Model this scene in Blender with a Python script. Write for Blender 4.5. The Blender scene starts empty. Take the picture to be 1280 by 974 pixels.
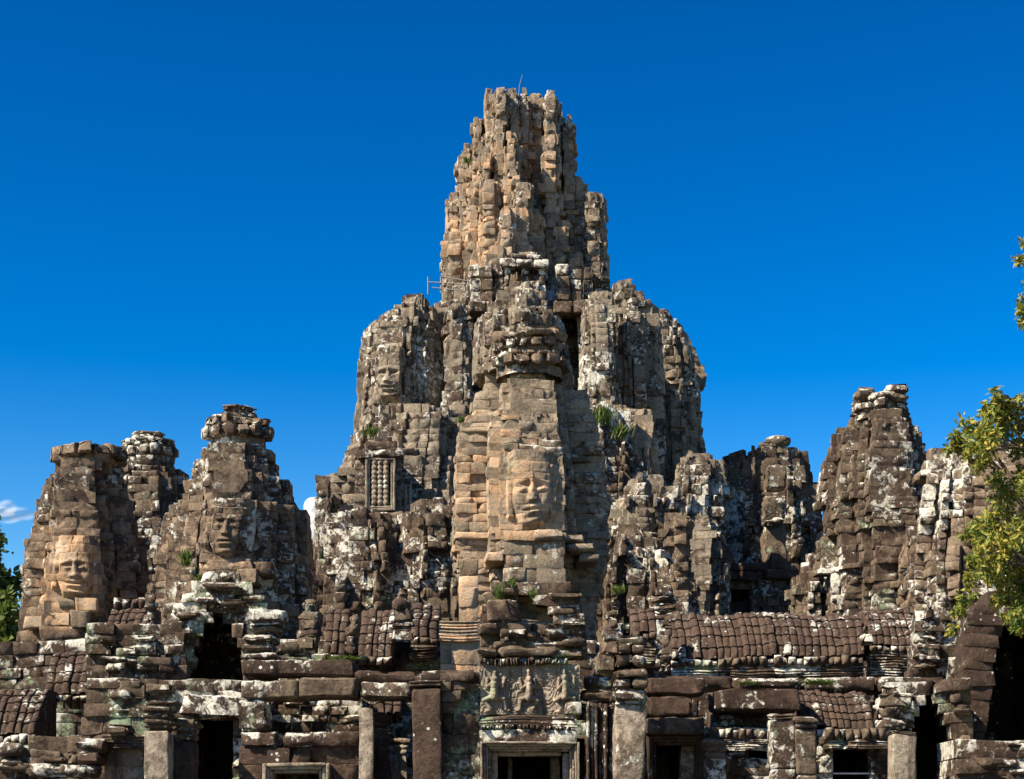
import bpy, math
import numpy as np

# ------------------------------------------------------------------ camera, sky, sun, exposure
scene = bpy.context.scene
COL = scene.collection
F = 2276.0          # focal length in photo pixels (1280 px wide frame)
HOR = 1050.0        # the horizon lies a little under the frame
CZ = 1.7            # eye height
def wx(px, D): return (px - 640.0) * D / F
def wz(py, D): return CZ + (HOR - py) * D / F

cam_d = bpy.data.cameras.new("camera")
cam = bpy.data.objects.new("camera", cam_d); COL.objects.link(cam)
cam.location = (0, 0, CZ); cam.rotation_euler = (math.radians(90), 0, 0)
cam_d.sensor_width = 36.0; cam_d.lens = 36.0 * F / 1280.0
cam_d.shift_y = (HOR - 487.0) / 1280.0
cam_d.clip_end = 20000; cam_d.clip_start = 0.5
scene.camera = cam

SUN_AZ, SUN_EL = 61.0, 43.0      # degrees left of the view's back, above the horizon
world = bpy.data.worlds.new("World"); scene.world = world; world.use_nodes = True
wt = world.node_tree; wt.nodes.clear()
sky = wt.nodes.new("ShaderNodeTexSky"); sky.sky_type = 'NISHITA'; sky.sun_disc = False
sky.sun_elevation = math.radians(SUN_EL); sky.sun_rotation = math.radians(180 + SUN_AZ)
sky.altitude = 0; sky.air_density = 1.0; sky.dust_density = 0.5; sky.ozone_density = 1.0
gam = wt.nodes.new("ShaderNodeGamma"); gam.inputs[1].default_value = 1.75
hsv = wt.nodes.new("ShaderNodeHueSaturation"); hsv.inputs["Saturation"].default_value = 1.3
hsv.inputs["Value"].default_value = .355; hsv.inputs["Hue"].default_value = .503
bg = wt.nodes.new("ShaderNodeBackground"); bg.inputs["Strength"].default_value = 0.06
wo = wt.nodes.new("ShaderNodeOutputWorld")
wt.links.new(sky.outputs[0], gam.inputs[0]); wt.links.new(gam.outputs[0], hsv.inputs["Color"])
wt.links.new(hsv.outputs[0], bg.inputs[0]); wt.links.new(bg.outputs[0], wo.inputs[0])

sun_d = bpy.data.lights.new("sun", 'SUN'); sun_d.energy = 5.0; sun_d.angle = math.radians(0.5)
sun_d.color = (1.0, 0.90, 0.74)
sun = bpy.data.objects.new("sun", sun_d); COL.objects.link(sun)
a, e = math.radians(SUN_AZ), math.radians(SUN_EL)
from mathutils import Vector
to_sun = Vector((-math.sin(a) * math.cos(e), -math.cos(a) * math.cos(e), math.sin(e)))
sun.rotation_euler = to_sun.to_track_quat('Z', 'Y').to_euler()
sun.location = (-60, -60, 80)
vs = scene.view_settings
vs.view_transform = 'Standard'; vs.look = 'None'; vs.gamma = 1.0; vs.use_curve_mapping = False
vs.exposure = 1.18
scene.cycles.max_bounces = 5; scene.cycles.diffuse_bounces = 3; scene.cycles.transparent_max_bounces = 48

# ------------------------------------------------------------------ noise
def _h(i, j, k, s):
    n = (i.astype(np.int64) * 374761393 + j.astype(np.int64) * 668265263 + k.astype(np.int64) * 2147483647 + s * 974634541) & 0xFFFFFFFF
    n = ((n ^ (n >> 13)) * 1274126177) & 0xFFFFFFFF
    n = ((n ^ (n >> 16)) * 2246822519) & 0xFFFFFFFF
    return ((n ^ (n >> 15)) & 0xFFFFFF) / float(0xFFFFFF)
def vnoise(p, s=0):
    f = np.floor(p); q = p - f; q = q * q * (3 - 2 * q)
    i, j, k = f[:, 0], f[:, 1], f[:, 2]
    r = 0
    for a_ in (0, 1):
        for b_ in (0, 1):
            for c_ in (0, 1):
                w = (q[:, 0] if a_ else 1 - q[:, 0]) * (q[:, 1] if b_ else 1 - q[:, 1]) * (q[:, 2] if c_ else 1 - q[:, 2])
                r = r + w * _h(i + a_, j + b_, k + c_, s)
    return r * 2 - 1
def fbm(p, o=3, s=0):
    r = 0; a_ = 1.0; t = 0
    for k in range(o):
        r = r + a_ * vnoise(p * (2.03 ** k) + 17.3 * k, s + k); t += a_; a_ *= 0.55
    return r / t
def sstep(a_, b_, x):
    t = np.clip((x - a_) / (b_ - a_), 0, 1); return t * t * (3 - 2 * t)
def G(x, w): return np.exp(-(x / w) ** 2)

# ------------------------------------------------------------------ scene helpers
def tag(o, label=None, cat=None, group=None, kind=None):
    if label: o['label'] = label
    if cat: o['category'] = cat
    if group: o['group'] = group
    o['kind'] = kind or 'thing'
    return o
def thing(name, label, cat, loc=(0, 0, 0), group=None):
    o = bpy.data.objects.new(name, None); COL.objects.link(o); o.location = loc
    o.empty_display_size = 0.5
    return tag(o, label, cat, group)
def link_mesh(name, V, quads, mat, parent=None, attrs=None, tris=None, sharp=48, smooth=True):
    V = np.asarray(V, np.float32)
    org = np.array(parent.location, np.float32) if parent is not None and parent.type == 'EMPTY' else None
    top = parent
    o_loc = None
    if parent is not None:
        p = parent; off = np.zeros(3, np.float32)
        while p is not None:
            off += np.array(p.location, np.float32); p = p.parent
        V = V - off
    else:
        lo, hi = V.min(0), V.max(0)
        o_loc = np.array([(lo[0] + hi[0]) / 2, (lo[1] + hi[1]) / 2, lo[2]], np.float32); V = V - o_loc
    me = bpy.data.meshes.new(name)
    nq = len(quads) if quads is not None else 0
    nt = len(tris) if tris is not None else 0
    me.vertices.add(len(V)); me.vertices.foreach_set("co", V.ravel())
    loops = np.concatenate([np.asarray(quads, np.int32).ravel() if nq else np.zeros(0, np.int32), np.asarray(tris, np.int32).ravel() if nt else np.zeros(0, np.int32)])
    me.loops.add(len(loops)); me.loops.foreach_set("vertex_index", loops)
    me.polygons.add(nq + nt)
    starts = np.concatenate([np.arange(nq) * 4, nq * 4 + np.arange(nt) * 3]).astype(np.int32)
    me.polygons.foreach_set("loop_start", starts)
    me.update(calc_edges=True)
    if attrs:
        for k, v in attrs.items():
            at = me.attributes.new(k, 'FLOAT', 'POINT'); at.data.foreach_set("value", np.asarray(v, np.float32))
    if smooth:
        me.polygons.foreach_set("use_smooth", np.ones(nq + nt, bool))
        if sharp: me.set_sharp_from_angle(angle=math.radians(sharp))
    else:
        me.polygons.foreach_set("use_smooth", np.zeros(nq + nt, bool))
    me.materials.append(mat)
    o = bpy.data.objects.new(name, me); COL.objects.link(o)
    if parent is not None: o.parent = parent
    else: o.location = o_loc.tolist()
    return o

# ------------------------------------------------------------------ materials
def N(t, kind, **kw):
    n = t.nodes.new(kind)
    for k, v in kw.items(): setattr(n, k, v)
    return n
def stone(name, grey=(.30, .25, .19), dark=(.07, .046, .033), warm=(.47, .298, .168), lich=(.76, .71, .61), green=(.26, .33, .20),
          k_dark=.5, k_lich=.5, k_green=.2, spots=0.0, bump=1.0, streak=.35, ls=4.2):
    m = bpy.data.materials.new(name); m.use_nodes = True; t = m.node_tree; L = t.links.new
    b = t.nodes["Principled BSDF"]; b.inputs["Roughness"].default_value = .92; b.inputs["Specular IOR Level"].default_value = .15
    geo = N(t, "ShaderNodeNewGeometry"); pos = geo.outputs["Position"]
    def noise(scale, detail, rough=.6, vec=None, dist=0):
        n = N(t, "ShaderNodeTexNoise"); n.inputs["Scale"].default_value = scale; n.inputs["Detail"].default_value = detail
        n.inputs["Roughness"].default_value = rough; n.inputs["Distortion"].default_value = dist; L(vec or pos, n.inputs["Vector"]); return n.outputs["Fac"]
    def math_(op, a_, b_=None, c=None):
        n = N(t, "ShaderNodeMath", operation=op)
        for i, v in enumerate((a_, b_, c)):
            if v is None: continue
            if isinstance(v, (int, float)): n.inputs[i].default_value = v
            else: L(v, n.inputs[i])
        return n.outputs[0]
    def ss(x, lo, hi):
        n = N(t, "ShaderNodeMapRange", interpolation_type='SMOOTHSTEP'); L(x, n.inputs[0]); n.inputs[1].default_value = lo; n.inputs[2].default_value = hi
        return n.outputs[0]
    def mix(f, a_, b_, bt='MIX'):
        n = N(t, "ShaderNodeMix", data_type='RGBA', blend_type=bt)
        if isinstance(f, (int, float)): n.inputs[0].default_value = f
        else: L(f, n.inputs[0])
        for i, v in ((6, a_), (7, b_)):
            if isinstance(v, tuple): n.inputs[i].default_value = (*v, 1)
            else: L(v, n.inputs[i])
        return n.outputs[2]
    at = N(t, "ShaderNodeAttribute", attribute_name="tone").outputs["Fac"]
    aw = N(t, "ShaderNodeAttribute", attribute_name="warm").outputs["Fac"]
    sep = N(t, "ShaderNodeSeparateXYZ"); L(geo.outputs["Normal"], sep.inputs[0]); up = sep.outputs[2]
    n1 = noise(.45, 5, .6); n2 = noise(3.0, 9, .70); n3 = noise(11, 6, .7); n4 = noise(ls, 10, .74, dist=.5); n5 = noise(.9, 6, .65)
    tn = math_('SUBTRACT', at, .5)
    # crust: grey to dark brown
    d = math_('ADD', math_('ADD', math_('MULTIPLY', n1, .5), math_('MULTIPLY', n2, .8)), math_('MULTIPLY', tn, .28))
    c = mix(ss(d, .78 - .35 * k_dark, .98 - .35 * k_dark), grey, dark)
    # bare sandstone
    hue = mix(ss(noise(1.1, 3), .4, .62), warm, (warm[0] * .86, warm[1] * 1.02, warm[2] * 1.25))
    hue = mix(ss(math_('ADD', n3, math_('MULTIPLY', tn, .2)), .5, .8), hue, (warm[0] * .62, warm[1] * .5, warm[2] * .42))
    wf = ss(math_('ADD', math_('ADD', math_('MULTIPLY', aw, 1.0), math_('MULTIPLY', math_('SUBTRACT', n2, .5), 1.3)), math_('MULTIPLY', tn, .5)), .30, .78)
    c = mix(wf, c, hue)
    # per stone tone
    tv = math_('MULTIPLY_ADD', tn, .8, 1.0)
    tv = math_('MULTIPLY', tv, math_('MULTIPLY_ADD', math_('SUBTRACT', n3, .5), 2.2, 1.0))
    pit = ss(noise(7.5, 7, .75), .60, .72); tv = math_('MULTIPLY', tv, math_('MULTIPLY_ADD', pit, -.62, 1.0))
    vv = N(t, "ShaderNodeVectorMath", operation='SCALE'); L(c, vv.inputs[0]); L(tv, vv.inputs[3]); c = vv.outputs[0]
    # run-off stains
    mp = N(t, "ShaderNodeMapping"); mp.inputs["Scale"].default_value = (2.6, 2.6, .3); L(pos, mp.inputs[0])
    st = noise(1.0, 5, .6, vec=mp.outputs[0])
    c = mix(math_('MULTIPLY', ss(st, .52, .66), streak), c, (dark[0] * .8, dark[1] * .8, dark[2] * .8))
    # algae
    gm = math_('MULTIPLY', ss(math_('ADD', n5, math_('MULTIPLY', n3, .3)), .80 - .22 * k_green, .90 - .2 * k_green), min(1, .25 + k_green))
    c = mix(gm, c, green)
    # pale lichen crust on tops and exposed faces
    lm = math_('ADD', math_('ADD', math_('MULTIPLY_ADD', math_('SUBTRACT', noise(1.5, 4, .6), .5), .42, n4), math_('MULTIPLY', up, .10)), math_('ADD', math_('MULTIPLY', tn, .10), math_('MULTIPLY', math_('SUBTRACT', n1, .5), .9)))
    lm = math_('SUBTRACT', lm, math_('MULTIPLY', aw, .10))
    lf = ss(lm, .715 - .24 * k_lich, .80 - .24 * k_lich)
    lc = mix(ss(n3, .35, .65), lich, (lich[0] * .46, lich[1] * .46, lich[2] * .41))
    c = mix(math_('MULTIPLY', lf, .92), c, lc)
    if spots > 0:
        vo = N(t, "ShaderNodeTexVoronoi"); vo.inputs["Scale"].default_value = 4.2; L(pos, vo.inputs["Vector"])
        sm = ss(math_('ADD', vo.outputs["Distance"], math_('MULTIPLY', math_('SUBTRACT', n3, .5), .35)), .22 * spots + .02, .22 * spots - .06)
        sm = math_('MULTIPLY', sm, ss(n5, .5, .58))
        c = mix(sm, c, lich)
    L(c, b.inputs["Base Color"])
    bp = N(t, "ShaderNodeBump"); bp.inputs["Strength"].default_value = bump; bp.inputs["Distance"].default_value = .09
    hgt = math_('ADD', math_('MULTIPLY', n3, .6), math_('ADD', math_('MULTIPLY', noise(34, 4, .7), .3), math_('MULTIPLY', lf, .12)))
    L(hgt, bp.inputs["Height"]); L(bp.outputs[0], b.inputs["Normal"])
    return m

MAT = {}
MAT['warm'] = stone('warm_sandstone', grey=(.31, .245, .17), dark=(.09,.06,.04), k_dark=.45, k_lich=.30, k_green=.1)
MAT['spire'] = stone('spire_sandstone', grey=(.32, .25, .175), dark=(.07,.047,.033), k_dark=.56, k_lich=.54, k_green=.05)
MAT['massif'] = stone('weathered_grey_sandstone', grey=(.31, .25, .178), dark=(.055,.037,.026), k_dark=.68, k_lich=.60, k_green=.15)
MAT['tower'] = stone('crusted_brown_sandstone', grey=(.26, .188, .125), dark=(.055,.037,.027), k_dark=.68, k_lich=.56, k_green=.15)
MAT['pale'] = stone('lichened_sandstone', grey=(.18, .132, .088), dark=(.058,.038,.027), k_dark=.78, k_lich=.68, k_green=.35, spots=.7)
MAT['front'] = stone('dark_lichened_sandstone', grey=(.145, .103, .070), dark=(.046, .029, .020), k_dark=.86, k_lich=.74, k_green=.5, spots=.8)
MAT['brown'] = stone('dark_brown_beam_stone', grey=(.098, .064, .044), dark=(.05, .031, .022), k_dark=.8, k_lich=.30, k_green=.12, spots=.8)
MAT['roof'] = stone('dark_roof_stone', grey=(.105, .069, .048), dark=(.052, .033, .024), k_dark=.7, k_lich=.26, k_green=.0, spots=.5, streak=.4)
MAT['pillar'] = stone('tan_pillar_stone', grey=(.31, .25, .185), dark=(.09,.065,.045), k_dark=.42, k_lich=.34, k_green=.35, streak=.75, spots=.5)

# ------------------------------------------------------------------ masonry
class Mason:
    def __init__(s, seed=0, warm=0.0, wspots=(), warp=1.0):
        s.warp = warp
        s.V, s.Q, s.T, s.W, s.n = [], [], [], [], 0
        s.r = np.random.default_rng(seed); s.seed = seed; s.warm = warm; s.wspots = wspots
    def add(s, V, Q, T):
        V = np.asarray(V, float).reshape(-1, 3).copy()
        if s.warp:
            for c_ in range(3): V[:, c_] += s.warp * (.075 * vnoise(V * .75 + 40 * c_, 70 + c_) + .036 * vnoise(V * 2.7 + 11 * c_, 80 + c_))
        s.V.append(V); s.Q.append(np.asarray(Q).reshape(-1, 4) + s.n); s.n += len(V)
        s.T.append(np.broadcast_to(T, (len(V),)).astype(float))
        w = np.full(len(V), float(s.warm))
        for (px, py, rx, ry, am) in s.wspots:           # where bare orange sandstone shows
            x = 640 + V[:, 0] * F / V[:, 1]; y = HOR - (V[:, 2] - CZ) * F / V[:, 1]
            w = w + am * np.exp(-((x - px) / rx) ** 2 - ((y - py) / ry) ** 2)
        s.W.append(w)
    def blocks(s, A, B, Nn, Z0, Z1, off, dep, relief=None, U0=None, nx=4, nz=3, g=.034, cham=.034, namp=.055, nsc=1.6, pillow=.004, chip=.22, tilt=.012):
        A, B, Nn = (np.asarray(q, float).reshape(-1, 2) for q in (A, B, Nn)); n = len(A)
        if n == 0: return
        Z0, Z1, off, dep = (np.broadcast_to(np.asarray(q, float), (n,)) for q in (Z0, Z1, off, dep))
        r = s.r; Lb = np.linalg.norm(B - A, axis=1); H = Z1 - Z0
        es = np.clip(cham / np.maximum(Lb, 1e-3), .02, .28); et = np.clip(cham / np.maximum(H, 1e-3), .02, .28)
        ls = np.linspace(0, 1, nx - 1); lt = np.linspace(0, 1, nz - 1)
        S = np.concatenate([np.zeros((n, 1)), es[:, None] + (1 - 2 * es[:, None]) * ls, np.ones((n, 1))], 1)
        Tt = np.concatenate([np.zeros((n, 1)), et[:, None] + (1 - 2 * et[:, None]) * lt, np.ones((n, 1))], 1)
        S3 = np.repeat(S[:, None, :], nz + 1, 1); T3 = np.repeat(Tt[:, :, None], nx + 1, 2)
        edge = np.zeros((nz + 1, nx + 1)); edge[0] = edge[-1] = 1; edge[:, 0] = edge[:, -1] = 1
        tl = r.normal(0, tilt, (n, 1, 1)); tw = r.normal(0, tilt * 2, (n, 1, 1))
        xy = A[:, None, None, :] + (B - A)[:, None, None, :] * S3[..., None]
        z = Z0[:, None, None] + H[:, None, None] * T3 + tl * (S3 - .5) * Lb[:, None, None]
        P = np.concatenate([xy, z[..., None]], -1).reshape(-1, 3)
        nn = (fbm(P * nsc, 2, s.seed) + .7 * fbm(P * nsc * 3.3 + 9, 2, s.seed + 5) - .55 * np.abs(vnoise(P * np.array([4.6, 4.6, 6.5]), s.seed + 6))).reshape(n, nz + 1, nx + 1)
        h = off[:, None, None] + namp * nn
        h = h + pillow * (1 - (2 * S3 - 1) ** 2) * (1 - (2 * T3 - 1) ** 2) + tw * (S3 - .5) * Lb[:, None, None]
        gr = g * (.3 + 1.5 * r.random((n, 1, 1)) ** 2)
        h = h - gr * edge * (1 + .7 * nn)
        cs = (r.random(n) < .5).astype(float)[:, None, None]; ct = (r.random(n) < .65).astype(float)[:, None, None]
        cst = np.minimum(r.random(n) ** 2.2 * chip * 2, dep * .45)[:, None, None]; R = (.15 + .3 * r.random(n))[:, None, None]
        dd = np.abs(S3 - cs) * Lb[:, None, None] + np.abs(T3 - ct) * H[:, None, None]
        h = h - cst * np.clip(1 - dd / R, 0, 1)
        h = np.maximum(h, (off - .62 * dep)[:, None, None])
        if relief is not None:
            U = (0 if U0 is None else np.asarray(U0, float).reshape(n, 1, 1)) + S3 * Lb[:, None, None]
            h = h + relief(U, z)
        P3 = P.reshape(n, nz + 1, nx + 1, 3).copy()
        P3[..., 0] += Nn[:, 0, None, None] * h; P3[..., 1] += Nn[:, 1, None, None] * h
        front = P3.reshape(n, -1, 3)
        per = [(0, i) for i in range(nx + 1)] + [(j, nx) for j in range(1, nz + 1)] + [(nz, i) for i in range(nx - 1, -1, -1)] + [(j, 0) for j in range(nz - 1, 0, -1)]
        pid = np.array([j * (nx + 1) + i for j, i in per]); k = len(pid)
        Sb = .5 + (S3 - .5) * (1 - np.minimum(.16 * r.uniform(.5, 1.3, (n, 1, 1)), .12 / np.maximum(Lb, .1)[:, None, None]) * 2)
        xb = A[:, None, None, :] + (B - A)[:, None, None, :] * Sb[..., None]
        ring = np.stack([xb[..., 0], xb[..., 1], z + r.normal(0, .006, (n, 1, 1)) + (T3 - .5) * r.uniform(-.03, -.004, (n, 1, 1))], -1).reshape(n, -1, 3)[:, pid].copy()
        bo = (off - dep)[:, None]
        ring[..., 0] += Nn[:, 0, None] * bo; ring[..., 1] += Nn[:, 1, None] * bo
        allv = np.concatenate([front, ring], 1); nv = allv.shape[1]
        q = [(j * (nx + 1) + i, j * (nx + 1) + i + 1, (j + 1) * (nx + 1) + i + 1, (j + 1) * (nx + 1) + i) for j in range(nz) for i in range(nx)]
        b0 = (nz + 1) * (nx + 1)
        q += [(pid[(m_ + 1) % k], pid[m_], b0 + m_, b0 + (m_ + 1) % k) for m_ in range(k)]
        Q = (np.array(q)[None] + (np.arange(n) * nv)[:, None, None]).reshape(-1, 4)
        tone = np.repeat(r.random(n), nv)
        s.add(allv.reshape(-1, 3), Q, tone)
    def stone(s, c, size, rad=.12, rot=0, n=5, namp=.04, nsc=1.6, lean=0, tone=None):
        hs = np.array(size, float) / 2; rad = min(rad, *(hs * .95)); st = min(.11, max(size) / n)
        key = tuple(int(np.clip(round(d_ / st), 3, 30)) for d_ in size)
        if key not in _CUBE: _CUBE[key] = cube_grid(key)
        p, q = _CUBE[key]; hs_in = np.maximum(hs - rad, 1e-3)
        P = p * hs; inn = np.clip(P, -(hs - rad), hs - rad); d = P - inn
        ln = np.linalg.norm(d, axis=1, keepdims=True); d = d / np.maximum(ln, 1e-6)
        V = inn + d * rad
        V = np.where(ln > 1e-6, V, P)
        if lean: V[:, 0] += V[:, 2] * lean
        ca, sa = math.cos(rot), math.sin(rot)
        V = np.stack([V[:, 0] * ca - V[:, 1] * sa, V[:, 0] * sa + V[:, 1] * ca, V[:, 2]], 1) + np.array(c, float)
        dn = V - np.array(c, float); dn = dn / np.maximum(np.linalg.norm(dn, axis=1, keepdims=True), 1e-6)
        nf = fbm(V * nsc, 2, s.seed) + .8 * fbm(V * nsc * 3.3, 2, s.seed + 3) - .5 * np.abs(vnoise(V * 6.0, s.seed + 4))
        onedge = (np.sum(np.abs(p) > .86, 1) >= 2).astype(float)          # worn edges and corners
        V = V + dn * (namp * nf - onedge * namp * np.clip(.5 + 1.6 * vnoise(V * 2.7 + 7, s.seed + 9), 0, 2))[:, None]
        s.add(V, q, s.r.random() if tone is None else tone)
    def lathe(s, cx, cy, prof, petals=0, amp=0., seg=96, namp=.03, nsc=2., sq=0., phase=0., broken=0., rows=None):
        prof = np.array(prof, float)
        z = prof[:, 0]; R = prof[:, 1]; pa = prof[:, 2] if prof.shape[1] > 2 else np.zeros(len(z))
        th = np.linspace(0, 2 * math.pi, seg, endpoint=False)
        Th, Z = np.meshgrid(th, z); Rr = np.repeat(R[:, None], seg, 1)
        if petals: Rr = Rr * (1 + amp * pa[:, None] * (np.abs(np.cos((Th + phase) * petals / 2)) ** .7 - .6))
        if sq: Rr = Rr / np.maximum(np.abs(np.cos(Th)) ** (2 + 6 * sq) + np.abs(np.sin(Th)) ** (2 + 6 * sq), 1e-6) ** (1 / (2 + 6 * sq))
        V = np.stack([cx + Rr * np.cos(Th), cy + Rr * np.sin(Th), Z], -1).reshape(-1, 3)
        nz_ = fbm(V * nsc, 3, s.seed); dx = V[:, :2] - np.array([cx, cy]); rr = np.maximum(np.linalg.norm(dx, axis=1, keepdims=True), 1e-4)
        V[:, :2] += dx / rr * (namp * nz_)[:, None]
        if broken:
            bk = np.clip(fbm(np.stack([np.cos(Th) * 1.7, np.sin(Th) * 1.7, Z * .0 + s.seed], -1).reshape(-1, 3), 2, s.seed + 8) - .05, 0, 1)
            V[:, 2] -= broken * bk * ((V[:, 2] - z.min()) / max(z.max() - z.min(), 1e-3)) ** .7
        nr = len(z); i = np.arange(nr - 1)[:, None] * seg; j = np.arange(seg)[None]; j2 = (j + 1) % seg
        Q = np.stack([i + j, i + j2, i + seg + j2, i + seg + j], -1).reshape(-1, 4)
        tone = vnoise(np.stack([np.floor(Th.ravel() * max(petals, 8) / 6.283), Z.ravel() * 1.2, Z.ravel() * 0], 1), s.seed) * .5 + .5
        s.add(V, Q, tone)
    def build(s, name, mat, parent=None, sharp=48):
        V = np.concatenate(s.V); Q = np.concatenate(s.Q)
        return link_mesh(name, V, Q, MAT[mat] if isinstance(mat, str) else mat, parent, dict(tone=np.concatenate(s.T), warm=np.concatenate(s.W)), sharp=sharp)
_CUBE = {}
def cube_grid(cnt):
    """surface grid of a cube, finer towards its edges, cnt cells along each axis"""
    ls = []
    for n in cnt:
        l = np.linspace(-1, 1, n + 1)
        if n >= 4: l = np.concatenate([[-1, -.93], np.linspace(-.8, .8, n - 3), [.93, 1]])
        ls.append(l)
    V = []; Q = []; base = 0
    for ax in range(3):
        u_, v_ = (ax + 1) % 3, (ax + 2) % 3; nu, nv = len(ls[u_]) - 1, len(ls[v_]) - 1
        for sg in (-1, 1):
            A_, B_ = np.meshgrid(ls[u_], ls[v_], indexing='ij'); C_ = np.full_like(A_, sg)
            o = [None] * 3; o[ax] = C_; o[u_] = A_; o[v_] = B_
            V.append(np.stack(o, -1).reshape(-1, 3))
            for i in range(nu):
                for j in range(nv):
                    q = [base + i * (nv + 1) + j, base + (i + 1) * (nv + 1) + j, base + (i + 1) * (nv + 1) + j + 1, base + i * (nv + 1) + j + 1]
                    Q.append(q if sg > 0 else q[::-1])
            base += (nu + 1) * (nv + 1)
    V = np.concatenate(V); key = np.round(V * 10000).astype(int)
    u, inv = np.unique(key, axis=0, return_inverse=True); inv = inv.ravel()
    W = np.zeros((len(u), 3)); W[inv] = V
    return W, inv[np.array(Q)]

def redent(fw=.4, n=4, p=2.3, y0=.62):
    """plan of a redented Khmer tower in unit coordinates, from the left rear round the front to the right rear"""
    q = [(fw, -1.0)]
    for k in range(1, n + 1):
        tx = fw + (1 - fw) * k / n
        ty = -max(0.0, 1 - tx ** p) ** (1 / p)
        ty = min(ty, -fw * .5) if k < n else -fw * .75
        q.append((q[-1][0], ty)); q.append((tx, ty))
    right = q + [(1.0, y0)]
    left = [(-x, y) for x, y in reversed(right)]
    return np.array(left + right)

def splits(r, L, bw):
    k = max(1, int(round(L / bw + r.uniform(-.5, .5))))
    w = r.uniform(.5, 1.5, k); c = np.concatenate([[0], np.cumsum(w)]) / w.sum()
    return c

def silf(sil, py):
    a_ = np.array(sil, float); return np.interp(py, a_[:, 0], a_[:, 1]), np.interp(py, a_[:, 0], a_[:, 2])

def face_relief(hw, zc, fh, deep=1.0, smile=.05):
    """carved serene face: u across (m from the axis), z up; hw half width, chin at zc, diadem at zc+fh"""
    def f(U, Z):
        u = U / hw; v = (Z - zc) / fh; au = np.abs(u)
        w = .60 + .40 * sstep(-.02, .42, v)
        inside = sstep(1.0, .80, au / w)
        dome = np.sqrt(np.clip(1 - (u / (w * 1.06)) ** 2, 0, 1))
        vert = sstep(-.06, .10, v)
        h = (.20 + .62 * dome) * inside * vert
        f_ = 0
        f_ = f_ + .09 * G(v - (.725 + .03 * np.cos(au * 3.4)), .045) * sstep(1.0, .75, au)         # brow ridge
        f_ = f_ - .22 * G(au - .33, .24) * G(v - .655, .05)                                         # sockets
        f_ = f_ - .12 * G(au - .17, .08) * G(v - .63, .07)
        f_ = f_ + .15 * G(au - .385, .20) * G(v - .595, .042)                                          # lowered lids
        f_ = f_ - .10 * G(au - .385, .23) * G(v - (.555 - .02 * np.cos((au - .385) * 4)), .014)        # lid line
        nv = np.clip((.73 - v) / .31, 0, 1)
        nose = (.10 + .36 * nv ** 1.2) * G(u, .10 + .08 * nv) * sstep(.375, .41, v) * sstep(.80, .70, v)
        f_ = f_ + nose + .17 * G(au - .19, .075) * G(v - .42, .034)
        ml = .265 + smile * 1.3 * u * u
        f_ = f_ + .20 * G(v - (ml + .046), .032) * sstep(.56, .30, au)                               # lips
        f_ = f_ + .18 * G(v - (ml - .046), .034) * sstep(.46, .22, au)
        f_ = f_ - .13 * G(v - ml, .013) * sstep(.60, .40, au)
        f_ = f_ - .10 * G(au - .60, .08) * G(v - (ml + .01), .05)
        f_ = f_ - .10 * G(u, .30) * G(v - .155, .028)
        f_ = f_ + .13 * G(u, .26) * G(v - .075, .05)                                                 # chin
        f_ = f_ + .11 * G(au - .60, .24) * G(v - .42, .13)                                           # cheeks
        ear = .34 * sstep(.84, .92, au) * sstep(1.22, 1.14, au) * sstep(.12, .2, v) * sstep(.82, .74, v) * (.9 + .1 * np.cos(v * 30))
        dia = sstep(.80, .90, v) * sstep(1.20, 1.14, v) * sstep(1.18, 1.05, au)
        beads = .06 * np.cos(u * 24) * np.cos((v - .8) * 60)
        d = dia * (.14 + .62 * dome + .05 * np.cos((v - .83) * 50) + beads)
        h = np.maximum(np.maximum(h + f_ * inside * vert, ear), d)
        return h * hw * .62 * deep
    return f

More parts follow.
